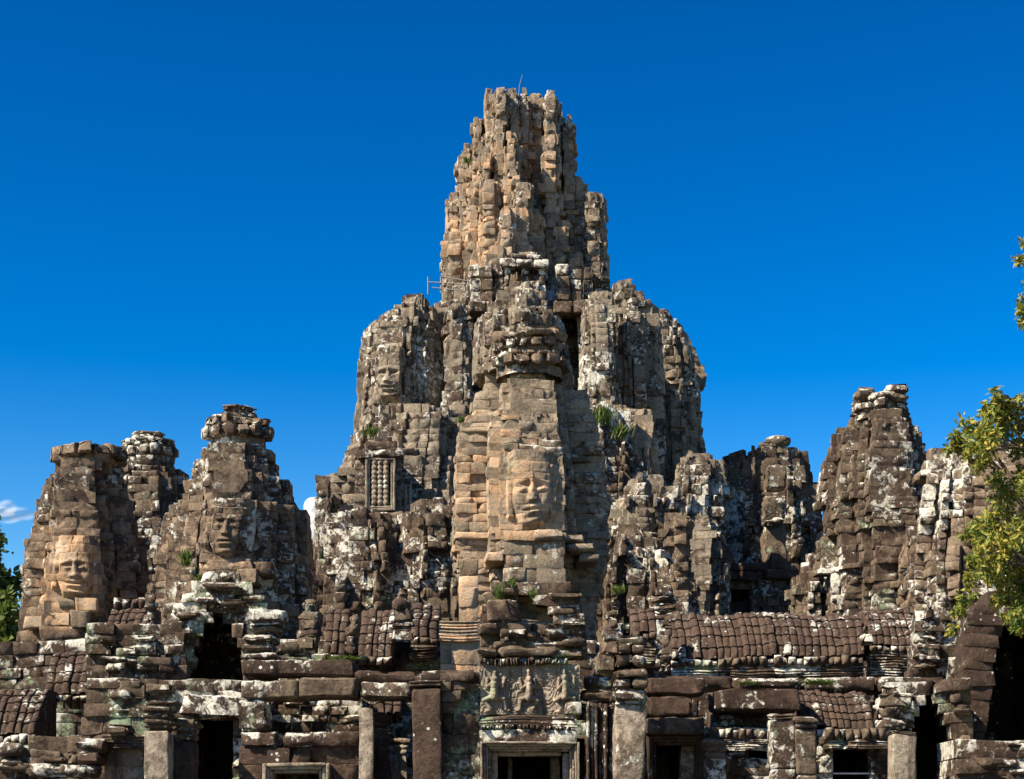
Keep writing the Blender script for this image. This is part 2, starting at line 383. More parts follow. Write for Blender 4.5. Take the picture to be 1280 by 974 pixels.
def tower(m, D, sil, plan, ch=.36, bw=.62, yr=1.0, ribj=.10, crs=.02, blk=.022, dep=1.1, rot=0., nx=6, nz=4, faces=(), front_off=0., top_gaps=.4, stage=(3, 8), namp=.05, cornice=.12, g=.026, yoff=0., step=0.0, chip=.16, core=True, shrink=.86):
    """one redented tower body: sil is its outline (row, left, right) in photo pixels at distance D"""
    r = m.r; py0, py1 = sil[0][0], sil[-1][0]
    l_, r_ = silf(sil, py0 + .2 * (min(py1, 760) - py0)); Dz = D + yoff - (r_ - l_) / 2 * D / F * yr * .55
    zt, zb = wz(py0, Dz), wz(py1, Dz)
    ca, sa = math.cos(rot), math.sin(rot); jit = r.normal(0, .025, plan.shape); jit[[0, -1]] = 0
    plan = plan + jit
    pl = np.stack([plan[:, 0] * ca - plan[:, 1] * sa, plan[:, 0] * sa + plan[:, 1] * ca], 1)
    ext = np.abs(pl[:, 0]).max(); pl = pl / ext
    ns = len(pl) - 1; zs = [zb]
    while zs[-1] < zt - ch * .6: zs.append(zs[-1] + ch * r.uniform(.65, 1.45))
    zs = np.array(zs); zs = zb + (zs - zb) * (zt - zb) / (zs[-1] - zb)
    ro = r.normal(0, ribj, ns); left = 0; fseg = len(plan) // 2 - 1
    lists = {None: []}
    for ci in range(len(zs) - 1):
        z0, z1 = zs[ci], zs[ci + 1]; zm = (z0 + z1) / 2; py = HOR - (zm - CZ) * F / Dz
        l, rr = silf(sil, py); cx = wx((l + rr) / 2, D); hw = (rr - l) / 2 * D / F
        if left <= 0:
            left = r.integers(*stage); ro = r.normal(0, ribj, ns); ro[fseg] *= .3
            corn = cornice * r.random()
        else: corn = 0
        left -= 1
        cj = r.normal(0, crs) + corn
        pts = np.stack([cx + pl[:, 0] * hw, D + yoff + pl[:, 1] * hw * yr], 1)
        last = ci >= len(zs) - 2
        for si in range(ns):
            a_, b_ = pts[si], pts[si + 1]; d = b_ - a_; L = np.linalg.norm(d)
            if L < .14: continue
            nrm = np.array([d[1], -d[0]]) / L
            if nrm[1] > .35: continue
            if last and r.random() < top_gaps: continue
            fm = None; bwl = bw
            for fi, fc in enumerate(faces):
                if fc['seg'] + fseg == si and fc['z0'] <= zm <= fc['z1']: fm = fi; bwl = fc.get('bw', bw)
            dpl = min(dep, 1.15 * hw) if abs(nrm[0]) > .5 else min(dep, max(1.5 * hw * yr, .25))
            cs = splits(r, L, bwl)
            for k in range(len(cs) - 1):
                o = cj + (ro[si] if fm is None else 0) + r.normal(0, blk) * (1 if fm is None else .12) + (front_off if si == fseg else 0)
                if fm is None and r.random() < .035: o -= r.uniform(.1, .3)
                if fm is None and r.random() < .03: o += r.uniform(.06, .16)
                if fm is not None: o -= cj * .8
                lists.setdefault(fm, []).append((a_ + d * cs[k], a_ + d * cs[k + 1], nrm, z0, z1, o, dpl, (cs[k] - .5) * L))
    for fm, ls in lists.items():
        if not ls: continue
        A = np.array([q[0] for q in ls]); B = np.array([q[1] for q in ls]); Nn = np.array([q[2] for q in ls])
        z0, z1, o, dp, u = (np.array([q[i] for q in ls]) for i in (3, 4, 5, 6, 7))
        if fm is None: m.blocks(A, B, Nn, z0, z1, o, dp, nx=nx, nz=nz, namp=namp, g=g, chip=chip)
        else:
            fc = faces[fm]
            fc['m'].blocks(A, B, Nn, z0, z1, o, dp, relief=fc['fn'], U0=u, nx=fc.get('nx', 13), nz=fc.get('nz', 9), namp=.028, g=.013, cham=.02, pillow=.0, chip=.03, tilt=.002)
    if core:
        zr = np.linspace(zb, zt - ch * .5, 14); rings = []
        for k, z in enumerate(list(zr) + [zr[-1]]):
            l, rr = silf(sil, HOR - (z - CZ) * F / Dz); hw = (rr - l) / 2 * D / F * (shrink if k < 14 else .02); cx = wx((l + rr) / 2, D)
            cp = np.concatenate([pl, [[pl[-1, 0] * .6, .98], [pl[0, 0] * .6, .98]]])
            rings.append(np.stack([cx + cp[:, 0] * hw, D + yoff + cp[:, 1] * hw * yr, np.full(len(cp), z)], 1))
        V = np.array(rings); nr, k = V.shape[:2]; i = np.arange(nr - 1)[:, None] * k; j = np.arange(k)[None]; j2 = (j + 1) % k
        m.add(V.reshape(-1, 3), np.stack([i + j, i + j2, i + k + j2, i + k + j], -1).reshape(-1, 4), .2)
    return

def wall(m, D, py0, py1, sil, openings=(), ch=.34, bw=.8, dep=.7, blk=.02, crs=.015, nx=6, nz=3, relief=None, relz=None, gaps=.0, namp=.05, yaw=0., g=.024, cham=.028, pillow=.004, chip=.16, bigj=.0, zlist=None):
    """a coursed wall facing the viewer; sil and openings are (row, left, right) lists in photo pixels at distance D"""
    r = m.r; zt, zb = wz(py0, D), wz(py1, D)
    if zlist is None:
        k = max(1, int(round((zt - zb) / ch))); w = r.uniform(.75, 1.3, k); zs = zb + np.concatenate([[0], np.cumsum(w)]) / w.sum() * (zt - zb)
    else: zs = np.array([wz(q, D) for q in zlist])
    ls = []
    for ci in range(len(zs) - 1):
        z0, z1 = zs[ci], zs[ci + 1]; py = HOR - ((z0 + z1) / 2 - CZ) * F / D
        l, rr = silf(sil, py); iv = [(l, rr)]
        for op in openings:
            if op[0][0] <= py <= op[-1][0]:
                a_, b_ = silf(op, py); nv = []
                for (x0, x1) in iv:
                    if b_ <= x0 or a_ >= x1: nv.append((x0, x1)); continue
                    if a_ > x0: nv.append((x0, a_))
                    if b_ < x1: nv.append((b_, x1))
                iv = nv
        cj = r.normal(0, crs)
        for (x0, x1) in iv:
            X0, X1 = wx(x0, D), wx(x1, D); L = X1 - X0
            if L < .04: continue
            cs = splits(r, L, bw)
            for k in range(len(cs) - 1):
                if gaps and r.random() < gaps: continue
                o = cj + r.normal(0, blk) + (r.random() ** 3 * bigj)
                ya, yb = D + (X0 + L * cs[k]) * yaw, D + (X0 + L * cs[k + 1]) * yaw
                ls.append((X0 + L * cs[k], X0 + L * cs[k + 1], z0, z1, o, ya, yb))
    if not ls: return
    q = np.array(ls); A = q[:, [0, 5]]; B = q[:, [1, 6]]; d = B - A; d /= np.linalg.norm(d, axis=1, keepdims=True)
    Nn = np.stack([d[:, 1], -d[:, 0]], 1)
    m.blocks(A, B, Nn, q[:, 2], q[:, 3], q[:, 4], dep, relief=relief, U0=q[:, 0], nx=nx, nz=nz, namp=namp, g=g, cham=cham, pillow=pillow, chip=chip)

def scatter(m, D, x0, x1, y0, y1, n, wpx=(14, 46), hpx=(6, 17), pr=(.0, .14)):
    """odd displaced stones set into a wall's face"""
    r = m.r
    for k in range(n):
        w = min(r.uniform(*wpx), (x1 - x0) * .8); h = min(r.uniform(*hpx), (y1 - y0) * .8); x = r.uniform(x0, x1 - w); y = r.uniform(y0, y1 - h); p = r.uniform(*pr)
        m.stone((wx(x + w / 2, D), D - p + .5, wz(y + h / 2, D)), (w * D / F, 1.0, h * D / F), rad=.05, rot=r.normal(0, .05), namp=.08, n=10)

def scatter_parts(parent, mat, seed, D, x0, x1, y0, y1, n, name='displaced_stone', **k):
    for i in range(n):
        m = Mason(seed + i); scatter(m, D, x0, x1, y0, y1, 1, **k); m.build(name, mat, parent)

# ------------------------------------------------------------------ ground
def gen_ground():
    n = 60; xs = np.sign(np.linspace(-1, 1, n)) * np.abs(np.linspace(-1, 1, n)) ** 3 * 3000
    X, Y = np.meshgrid(xs, xs + 60); Z = np.where(np.hypot(X, Y - 60) > 150, 1, 0) * .0 * X
    V = np.stack([X, Y, Z], -1).reshape(-1, 3); i = np.arange(n - 1)
    I, J = np.meshgrid(i, i); q = np.stack([J * n + I, J * n + I + 1, (J + 1) * n + I + 1, (J + 1) * n + I], -1).reshape(-1, 4)
    m = bpy.data.materials.new('dry_grass_earth'); m.use_nodes = True; t = m.node_tree; b = t.nodes["Principled BSDF"]; b.inputs["Roughness"].default_value = 1
    no = N(t, "ShaderNodeTexNoise"); no.inputs["Scale"].default_value = .5; no.inputs["Detail"].default_value = 8
    ge = N(t, "ShaderNodeNewGeometry"); t.links.new(ge.outputs["Position"], no.inputs["Vector"])
    cr = N(t, "ShaderNodeValToRGB"); cr.color_ramp.elements[0].color = (.03, .045, .015, 1); cr.color_ramp.elements[1].color = (.09, .07, .04, 1)
    cr.color_ramp.elements[0].position = .4; cr.color_ramp.elements[1].position = .62
    t.links.new(no.outputs["Fac"], cr.inputs[0]); t.links.new(cr.outputs[0], b.inputs["Base Color"])
    o = link_mesh('ground', V, q, m, smooth=False); o['kind'] = 'structure'
gen_ground()

# ------------------------------------------------------------------ crowns
def lotus(m, px, D, py_top, py_bot, half_px, petals=18, tiers=2, broken=.0, depth=1.0):
    """ring of carved lotus petals crowning a tower"""
    z1, z0 = wz(py_top, D), wz(py_bot, D); R = half_px * D / F; h = z1 - z0; cx = wx(px, D); r = m.r
    m.lathe(cx, D, [(z0 - h * .15, R * .78), (z0, R * .76), (z0 + h * .12, R * .74), (z0 + h * .3, R * .68), (z0 + h * .8, R * .64), (z1 - h * .06, R * .62), (z1 - h * .02, R * .5), (z1, .02)], seg=64, namp=.12, nsc=1.6)
    ph = r.uniform(0, 6)
    for t in range(tiers):
        hh = h / tiers; rr = R * (1 - .13 * t); gone = r.random(petals) < broken
        for (f, dz, sh, sc, rd) in ((.80, .42, .56, 1.0, .5), (.70, .84, .36, .84, .45)):
            for k in range(petals):
                if gone[k] and r.random() < .7: continue
                an = 2 * math.pi * (k + .5 * (dz > .6)) / petals + ph; w = 2 * math.pi * rr * f / petals
                m.stone((cx + rr * f * math.cos(an), D + rr * f * math.sin(an), z0 + hh * (t + dz) + r.normal(0, .025)), (rr * .40, w * 1.12 * r.uniform(.9, 1.05) * sc, hh * sh * r.uniform(.85, 1.15)), rad=w * rd, rot=an, namp=.09, nsc=2.4, n=6)
    for k in range(petals // 2):
        if r.random() < broken + .15: continue
        an = 2 * math.pi * k / (petals // 2) + ph; w = 2 * math.pi * R * .7 / (petals // 2)
        m.stone((cx + R * .6 * math.cos(an), D + R * .6 * math.sin(an), z1 - h * .02), (R * .5, w, h * .22 * r.uniform(.7, 1.4)), rad=.06, rot=an, namp=.08, n=5)

def sym(q):
    q = list(q); return np.array([(-x, y) for x, y in reversed(q)] + q)
PT3 = sym([(.40, -1), (.40, -.66), (.54, -.64), (.54, -.34), (.94, -.32), (1, -.05), (1, .62)])
PT2 = sym([(.33, -1), (.33, -.72), (.60, -.70), (.60, -.38), (.84, -.36), (.84, -.05), (1, -.03), (1, .62)])
PT1 = sym([(.40, -1), (.40, -.66), (.60, -.64), (.60, -.36), (.86, -.34), (.86, .0), (1, .02), (1, .62)])
PF = redent(.40, 4, 2.4); PR = redent(.22, 6, 2.2); PW = redent(.30, 5, 2.6); PB = redent(.45, 3, 3.0)

def face_dict(m, px, D, chin, fh_px, hw_px, seg=0, deep=1.0, bw=.55, front=None, **k):
    Dq = D if front is None else front
    zc = wz(chin, Dq); fh = fh_px * Dq / F; hw = hw_px * Dq / F
    return dict(seg=seg, z0=zc - .05 * fh, z1=zc + 1.22 * fh, m=m, fn=face_relief(hw, zc, fh, deep), bw=bw, **k)

# ------------------------------------------------------------------ face tower in the middle
t3 = thing('face_tower', 'orange-tan stone tower with smiling face and lotus collar above the central doorway', 'tower', (wx(664, 60), 60, 0), 'towers carved with stone faces')
ws = [(590, 610, 55, 90, .52), (665, 625, 45, 60, .5), (660, 540, 60, 60, .2), (590, 740, 30, 60, .7)]
mb = Mason(11, -.05, ws); mf = Mason(12, .1, ws)
D = 60; fr = 57.3
fcs = [face_dict(mf, 663, D, 660, 80, 25.5, front=fr, bw=.5, deep=1.05)]
tower(mb, D, [(460, 606, 712), (480, 602, 718), (486, 592, 736), (512, 590, 742), (530, 572, 748), (600, 565, 760), (650, 563, 763), (686, 566, 762), (700, 566, 760), (770, 585, 748), (1100, 585, 748)], PT3, ch=.25, bw=.62, ribj=.05, blk=.035, faces=fcs, stage=(6, 14), nx=7, nz=5, cornice=.05)
mb.build('tower_body', 'warm', t3)
mf.build('stone_face', 'warm', t3)
m = Mason(13, .1, ws)      # shoulders and collar slabs below the face
wall(m, fr - .05, 664, 728, [(664, 628, 706), (690, 628, 707), (692, 630, 704), (728, 627, 708)], ch=.42, bw=.8, dep=1.4, bigj=.08, blk=.03)
for (x0, x1, ya, yb, pr) in ((668, 708, 663, 676, .22), (706, 730, 668, 678, -.5), (708, 744, 679, 690, -.45), (722, 748, 691, 703, -.7), (604, 628, 690, 703, -.2)):
    dd = fr - pr * .6; m.stone((wx((x0 + x1) / 2, dd), dd + .6, wz((ya + yb) / 2, dd)), ((x1 - x0) * dd / F, 1.6, (yb - ya) * dd / F), rad=.06, namp=.09, n=10)
m.build('shoulder_blocks', 'warm', t3)
m = Mason(14); lotus(m, 661, 59.2, 424, 470, 52, petals=15, tiers=2, broken=.12); m.build('lotus_collar', 'tower', t3)
m = Mason(15, .05)
tower(m, 60.4, [(352, 642, 670), (362, 638, 676), (368, 622, 690), (386, 618, 695), (390, 604, 700), (400, 602, 704), (430, 600, 706), (470, 600, 710)], PW, ch=.27, bw=.5, ribj=.10, stage=(2, 5), cornice=.16)
m.build('upper_stage', 'massif', t3)
m = Mason(16)               # tympanum niches on the upper stage
for (x0, x1, y0, dd) in ((630, 676, 402, 59.4), (640, 668, 384, 59.0), (612, 628, 398, 59.6), (682, 698, 404, 59.8), (646, 662, 364, 59.2)):
    tower(m, dd, [(y0, x0 + 6, x1 - 6), (y0 + 4, x0 + 2, x1 - 2), (y0 + 8, x0, x1), (446, x0, x1)], redent(.4, 2, 2.6), ch=.22, bw=.4, ribj=.08, stage=(2, 4), cornice=.15)
m.build('niches', 'massif', t3)

# ------------------------------------------------------------------ left pair
t2 = thing('face_tower', 'brown stone tower with broad smiling face and whole lotus crown, left of the massif', 'tower', (wx(290, 57), 57, 0), 'towers carved with stone faces')
ws = [(282, 672, 26, 26, .38), (283, 706, 50, 10, .7), (230, 690, 18, 40, .15)]
mb = Mason(21, -.1, ws); mf = Mason(22, -.05, ws); D = 57; fr = 54.8
fcs = [face_dict(mf, 281, D, 698, 66, 23, front=fr, deep=1.1, bw=.5)]
tower(mb, D, [(555, 264, 332), (561, 260, 336), (563, 240, 346), (590, 237, 350), (594, 234, 366), (620, 226, 368), (626, 214, 372), (632, 206, 390), (660, 202, 391), (700, 197, 392), (745, 192, 393), (770, 190, 400), (1100, 190, 400)], PT2, ch=.28, bw=.6, ribj=.08, faces=fcs, stage=(5, 10), rot=0)
mb.build('tower_body', 'tower', t2); mf.build('stone_face', 'tower', t2)
m = Mason(23); lotus(m, 297, 57, 525, 557, 46, petals=15, tiers=1, broken=.1)
lotus(m, 296, 57, 511, 527, 26, petals=10, tiers=1, broken=.35); m.build('lotus_crown', 'tower', t2)
m = Mason(24, .1, [(283, 706, 50, 9, .6)])
for (x0, x1, ya, yb, pr) in ((258, 285, 700, 716, .15), (284, 318, 700, 714, .2), (250, 270, 714, 730, .1), (268, 295, 715, 734, .3), (296, 325, 712, 732, .35), (318, 345, 704, 720, 0)):
    dd = fr - pr * .6; m.stone((wx((x0 + x1) / 2, dd), dd + .5, wz((ya + yb) / 2, dd)), ((x1 - x0) * dd / F, 1.3, (yb - ya) * dd / F), rad=.05, namp=.09, n=9)
m.build('shoulder_blocks', 'tower', t2)

t1 = thing('face_tower', 'tan stone tower with weathered face and broken flat crown at the left edge', 'tower', (wx(100, 60), 60, 0), 'towers carved with stone faces')
ws = [(95, 720, 34, 44, .6), (55, 710, 45, 70, .5), (95, 640, 40, 50, .18), (90, 760, 45, 30, .35)]
mb = Mason(31, -.05, ws); mf = Mason(32, .1, ws); D = 60; fr = 57.9
fcs = [face_dict(mf, 95, D, 747, 60, 23, front=fr, deep=1.1, bw=.5)]
tower(mb, D, [(576, 70, 150), (588, 58, 152), (600, 52, 156), (624, 50, 160), (626, 40, 164), (660, 38, 172), (664, 30, 178), (690, 27, 184), (720, 22, 187), (760, 19, 188), (800, 14, 190), (1100, 10, 195)], PT1, ch=.28, bw=.6, ribj=.08, faces=fcs, stage=(5, 10), rot=.1)
mb.build('tower_body', 'tower', t1); mf.build('stone_face', 'tower', t1)
m = Mason(33)
for k in range(13):
    an = 2 * math.pi * k / 13; R = 1.0
    if k in (2, 3): continue
    m.stone((wx(112, 60) + R * math.cos(an) * .95, 60 + R * math.sin(an), wz(571, 60) + m.r.normal(0, .05)), (.62, .62, .34 + .12 * m.r.random()), rad=.14, rot=an, namp=.1, n=6)
m.stone((wx(110, 60), 60, wz(576, 60)), (1.9, 1.9, .5), rad=.1, namp=.08, n=7)
m.build('broken_crown', 'tower', t1)
m = Mason(34, .5)
for (x0, x1, ya, yb, pr) in ((75, 95, 748, 762, .1), (94, 122, 746, 764, .2), (88, 112, 762, 784, .3), (64, 90, 766, 782, .1), (30, 62, 770, 786, -.3)):
    dd = fr - pr * .6; m.stone((wx((x0 + x1) / 2, dd), dd + .5, wz((ya + yb) / 2, dd)), ((x1 - x0) * dd / F, 1.3, (yb - ya) * dd / F), rad=.05, namp=.09, n=9)
m.build('shoulder_blocks', 'warm', t1)

tb = thing('lotus_tower', 'shaded lichen-streaked tower with two-tier lotus crown squeezed behind the left edge tower', 'tower', (wx(185, 68), 68, 0))
m = Mason(41)
tower(m, 68, [(570, 158, 216), (580, 150, 222), (600, 142, 228), (602, 138, 232), (640, 130, 238), (700, 124, 246), (1100, 120, 250)], redent(.28, 5, 2.3), ch=.3, bw=.55, ribj=.14, stage=(3, 7))
m.build('tower_body', 'pale', tb)
m = Mason(42); lotus(m, 186, 68, 553, 578, 37, petals=13, tiers=1); lotus(m, 185, 68, 542, 557, 23, petals=11, tiers=1); m.build('lotus_crown', 'massif', tb)

# ------------------------------------------------------------------ central massif and its spire
cm = thing('central_tower', 'huge ruined central tower of grey sandstone rising in ribs to a stubby spire', 'tower', (wx(655, 90), 90, 0))
ws = [(600, 220, 50, 60, .32), (700, 250, 25, 110, .65), (585, 300, 45, 45, .5), (660, 290, 30, 60, .38), (640, 150, 30, 50, .25)]
m = Mason(51, .05, ws)
m2 = Mason(50, .05, ws)
tower(m2, 91.6, [(124, 614, 688), (146, 610, 696), (156, 604, 700), (190, 592, 706), (230, 586, 718), (248, 576, 736), (345, 574, 740), (420, 566, 750)], redent(.3, 5, 2.4), ch=.34, bw=.5, ribj=.1, stage=(5, 12), blk=.05, yr=.5, namp=.09, chip=.3)
m2.build('spire', 'spire', cm)
# clustered ribs of the spire, each with its own height and projection: left, right, top row, metres in front of the core
for k, (x0, x1, yt, pr) in enumerate(((588, 602, 149, 1.0), (602, 615, 186, 2.3), (605, 619, 114, 1.1), (617, 632, 112, 2.0), (631, 647, 166, 3.3), (633, 647, 113, 1.5), (646, 661, 112, 1.2), (641, 664, 226, 4.2), (662, 680, 120, .7), (680, 697, 114, 1.9), (695, 708, 142, .2), (705, 719, 146, .9), (717, 736, 222, .9), (734, 754, 244, 1.6), (574, 589, 182, .8), (557, 575, 243, .7),
                               (600, 622, 228, 3.3), (622, 643, 262, 4.7), (656, 678, 264, 3.0), (690, 712, 276, 2.3), (581, 600, 250, 2.2), (712, 734, 318, 2.7), (552, 580, 292, 1.6), (740, 759, 286, 1.0), (604, 640, 310, 5.0), (642, 672, 318, 5.2))):
    x0 = 653 + (x0 - 653) * .97; x1 = 653 + (x1 - 653) * .97; fr_ = 89.6 - pr * 1.25; hw_ = (x1 - x0) / 2 * fr_ / F; m_ = Mason(1500 + k, .08, ws)
    tower(m_, fr_ + .9, [(yt, x0 + 1, x1 - 1), (yt + 7, x0 + 1, x1 - 1), (yt + 9, x0, x1), (yt + 60, x0 - .5, x1 + .5), (yt + 62, x0 - 1.5, x1 + 1.5), (max(yt + 100, 376), x0 - 2, x1 + 2)], sym([(.62, -1), (.62, -.8), (1, -.78), (1, 1.6)]), ch=.33, bw=.6, ribj=.09, yr=1.0 / hw_, blk=.06, stage=(3, 8), chip=.5, namp=.085, top_gaps=.5, cornice=.12, core=False, dep=.9)
    m_.build('spire_rib', 'spire', cm)
# ring of small chapels under the spire
m = Mason(53)
for (x0, x1, yt, yb, dd) in ((588, 600, 333, 382, 83.6), (601, 616, 336, 384, 83.2), (617, 630, 332, 384, 83.4), (630, 637, 334, 372, 82.2), (652, 662, 337, 368, 82.2), (674, 682, 336, 370, 82.2), (696, 712, 331, 378, 82.6), (713, 728, 338, 380, 82.8), (729, 738, 334, 384, 83.6), (740, 752, 340, 372, 84), (752, 762, 346, 372, 84.5)):
    k = 3; hs = (yb - yt) / k
    for i in range(k):
        ww = (x1 - x0) * (1 + m.r.normal(0, .06)) * (1.08 if i == 0 else 1)
        m.stone((wx((x0 + x1) / 2 + m.r.normal(0, .4), dd), dd, wz(yt + hs * (i + .5), dd)), (ww * dd / F, .62, hs * dd / F * 1.0), rad=.05, namp=.05, n=7)
for (x0, x1, yt, yb) in ((626, 686, 326, 336), (640, 676, 320, 327), (628, 684, 368, 378), (586, 632, 378, 392), (692, 742, 376, 392), (636, 652, 352, 368), (662, 675, 352, 368)):
    dd = 81.9; k = max(1, int((x1 - x0) / 18))
    for i in range(k):
        xa = x0 + (x1 - x0) * i / k; xb = x0 + (x1 - x0) * (i + 1) / k
        m.stone((wx((xa + xb) / 2, dd), dd + .4, wz((yt + yb) / 2, dd)), ((xb - xa) * dd / F, 1.3, (yb - yt) * dd / F), rad=.05, namp=.06, n=7)
m.build('ring_of_chapels', 'pale', cm)
m = Mason(54)
tower(m, 88.0, [(352, 560, 760), (372, 545, 790), (395, 520, 812), (400, 512, 830), (420, 508, 850), (440, 500, 858), (480, 497, 868), (520, 494, 874), (530, 492, 876), (560, 488, 878), (640, 484, 880), (1100, 470, 890)], redent(.14, 9, 2.0), ch=.40, bw=.72, ribj=.45, stage=(4, 10), blk=.06, yr=.45, namp=.07, dep=1.6)
m.build('tower_body', 'massif', cm)
# engaged face towers set round the drum
def engaged(seed, D, sil, plan, mat, faces=(), ribj=.14, wsp=(), warm=0., **k):
    m_ = Mason(seed, warm, wsp); mf_ = Mason(seed + 500, warm, wsp)
    fl = [face_dict(mf_, D=D, **q) for q in faces]
    tower(m_, D, sil, plan, ch=.36, bw=.62, ribj=ribj, stage=(6, 15), faces=fl, **k)
    o = m_.build('engaged_tower', mat, cm)
    if fl: mf_.build('stone_face', mat, o)
engaged(55, 82, [(362, 505, 536), (376, 497, 542), (396, 472, 546), (402, 462, 548), (420, 453, 549), (470, 448, 550), (525, 444, 552), (532, 446, 556), (1100, 410, 590)], redent(.30, 5, 2.2), 'massif',
        faces=[dict(px=507, chin=500, fh_px=52, hw_px=22, front=80.0, deep=1.3)], wsp=[(500, 430, 40, 60, .1)], rot=-.12)
engaged(56, 81.0, [(374, 560, 582), (384, 556, 587), (430, 554, 589), (500, 552, 592), (520, 548, 600), (1100, 530, 620)], redent(.4, 3, 2.2), 'massif', ribj=.10)
engaged(60, 79.5, [(498, 484, 514), (508, 472, 530), (514, 464, 566), (524, 456, 600), (560, 442, 606), (600, 427, 608), (640, 420, 610), (1100, 412, 612)], redent(.2, 6, 2.2), 'massif', ribj=.35)
engaged(57, 81, [(364, 736, 764), (374, 730, 770), (420, 728, 772), (470, 727, 775), (500, 726, 779), (1100, 720, 800)], redent(.36, 4, 2.2), 'massif', ribj=.1)
engaged(61, 82.5, [(346, 764, 786), (358, 764, 794), (372, 766, 806), (380, 768, 812), (420, 770, 818), (520, 772, 824), (1100, 770, 845)], redent(.3, 5, 2.2), 'massif', ribj=.25,
        faces=[dict(px=792, chin=505, fh_px=50, hw_px=19, front=80.4, deep=1.05)], wsp=[(785, 490, 30, 35, .3)])
engaged(58, 86, [(383, 820, 836), (402, 808, 846), (420, 806, 858), (440, 806, 862), (465, 808, 864), (475, 812, 869), (520, 815, 870), (528, 812, 871), (560, 814, 872), (1100, 810, 876)], redent(.26, 5, 2.2), 'massif', ribj=.2)
m = Mason(63)
wall(m, 82.4, 384, 640, [(384, 545, 772), (640, 545, 772)], [[(390, 592, 608), (440, 590, 606), (486, 589, 602)], [(392, 702, 722), (470, 700, 726), (520, 700, 730)]], ch=.36, bw=.6, dep=.8, bigj=.2)
m.build('recess_wall', 'massif', cm)
for (x0, x1, y0, y1) in ((586, 612, 386, 490), (698, 734, 386, 524)):
    m = Mason(64); X0, X1, Z1, Z0 = wx(x0, 83.2), wx(x1, 83.2), wz(y0, 83.2), wz(y1, 83.2); c_ = np.array([(x, y, z) for z in (Z0, Z1) for (x, y) in ((X0, 83.2), (X1, 83.2), (X1, 86), (X0, 86))])
    m.add(c_, [(1, 2, 6, 5), (2, 3, 7, 6), (3, 0, 4, 7), (4, 5, 6, 7), (0, 1, 2, 3)], .2); m.build('dark_passage', 'brown', cm)
# orange core laid bare on the shaded flank
engaged(59, 80.5, [(505, 772, 800), (515, 764, 812), (560, 758, 818), (600, 752, 822), (1100, 745, 830)], redent(.3, 4, 2.2), 'warm', ribj=.3, wsp=[(795, 535, 28, 40, .35)])
engaged(62, 79.0, [(500, 740, 766), (515, 732, 776), (560, 728, 784), (600, 724, 800), (1100, 720, 830)], redent(.24, 5, 2.2), 'pale', ribj=.35)

# ------------------------------------------------------------------ right-hand towers
t4 = thing('ruined_tower', 'small half-shaded tower in the gap right of the central massif with one loose capstone', 'tower', (wx(967, 86.3), 86.3, 0))
m = Mason(61)
tower(m, 86.3, [(560, 930, 985), (566, 916, 998), (590, 910, 1003), (596, 906, 1010), (640, 904, 1016), (660, 906, 1022), (700, 908, 1028), (1100, 900, 1035)], redent(.24, 5, 2.3), ch=.40, bw=.65, ribj=.28, stage=(3, 7), blk=.06)
m.build('tower_body', 'pale', t4)
m = Mason(62); zc_ = wz(563, 85.4); m.lathe(wx(974, 85.4), 85.4, [(zc_ - .2, .5), (zc_, .42), (zc_ + .12, .36), (zc_ + .22, .52), (zc_ + .38, .60), (zc_ + .50, .56), (zc_ + .58, .40), (zc_ + .62, .02)], petals=9, seg=54, namp=.1); m.build('capstone', 'pale', t4)
for (x, y, w, h, dd) in ((960, 559, 22, 8, 85.4), (967, 640, 26, 34, 82.2), (967, 655, 24, 9, 81.7), (968, 690, 28, 60, 82.2), (968, 600, 24, 30, 82.5)):
    m = Mason(62 + x + y); m.stone((wx(x, dd), dd, wz(y, dd)), (w * dd / F, 1.1, h * dd / F), rad=.15, namp=.12, n=9); m.build('bracket_stone', 'pale', t4)

t5 = thing('crowned_tower', 'tall narrow-topped stone tower with a knobbly broken lotus crown right of the gap', 'tower', (wx(1100, 66), 66, 0))
m = Mason(71, -.1)
fcs = []
tower(m, 66, [(514, 1076, 1122), (522, 1058, 1150), (536, 1050, 1152), (540, 1047, 1156), (560, 1043, 1160), (575, 1037, 1166), (625, 1035, 1172), (640, 1032, 1176), (680, 1036, 1180), (720, 1040, 1184), (1100, 1040, 1190)], PT1, ch=.30, bw=.6, ribj=.12, stage=(3, 7), faces=fcs)
m.build('tower_body', 'pale', t5)
m = Mason(73)
lotus(m, 1100, 66, 500, 524, 40, petals=12, tiers=1, broken=.15)
for (x, y, w, h) in ((1078, 497, 26, 12), (1117, 493, 28, 12), (1106, 503, 50, 10)):
    m.stone((wx(x, 66), 65.6, wz(y, 66)), (w * 66 / F, 1.0, h * 66 / F), rad=.1, namp=.08, n=6)
m.build('lotus_crown', 'tower', t5)

t6 = thing('corner_tower', 'broad ruined tower mass behind the leafy branch at the right edge', 'tower', (wx(1225, 62), 62, 0))
m = Mason(81)
tower(m, 62, [(552, 1178, 1262), (565, 1172, 1280), (585, 1160, 1300), (610, 1150, 1330), (640, 1146, 1340), (700, 1140, 1350), (1100, 1130, 1360)], redent(.22, 6, 2.2), ch=.30, bw=.55, ribj=.22, stage=(3, 7), blk=.05)
m.build('tower_body', 'tower', t6)

# ------------------------------------------------------------------ terrace under the temple
def box_quads(x0, x1, y0, y1, z0, z1):
    V = np.array([(x, y, z) for z in (z0, z1) for (x, y) in ((x0, y0), (x1, y0), (x1, y1), (x0, y1))], float)
    return V, [(0, 1, 5, 4), (1, 2, 6, 5), (2, 3, 7, 6), (3, 0, 4, 7), (4, 5, 6, 7)]
m = Mason(100); m.add(*box_quads(-40, 40, 36, 125, -.3, 1.1), .3)
o = m.build('terrace', 'brown'); o['kind'] = 'structure'; del m

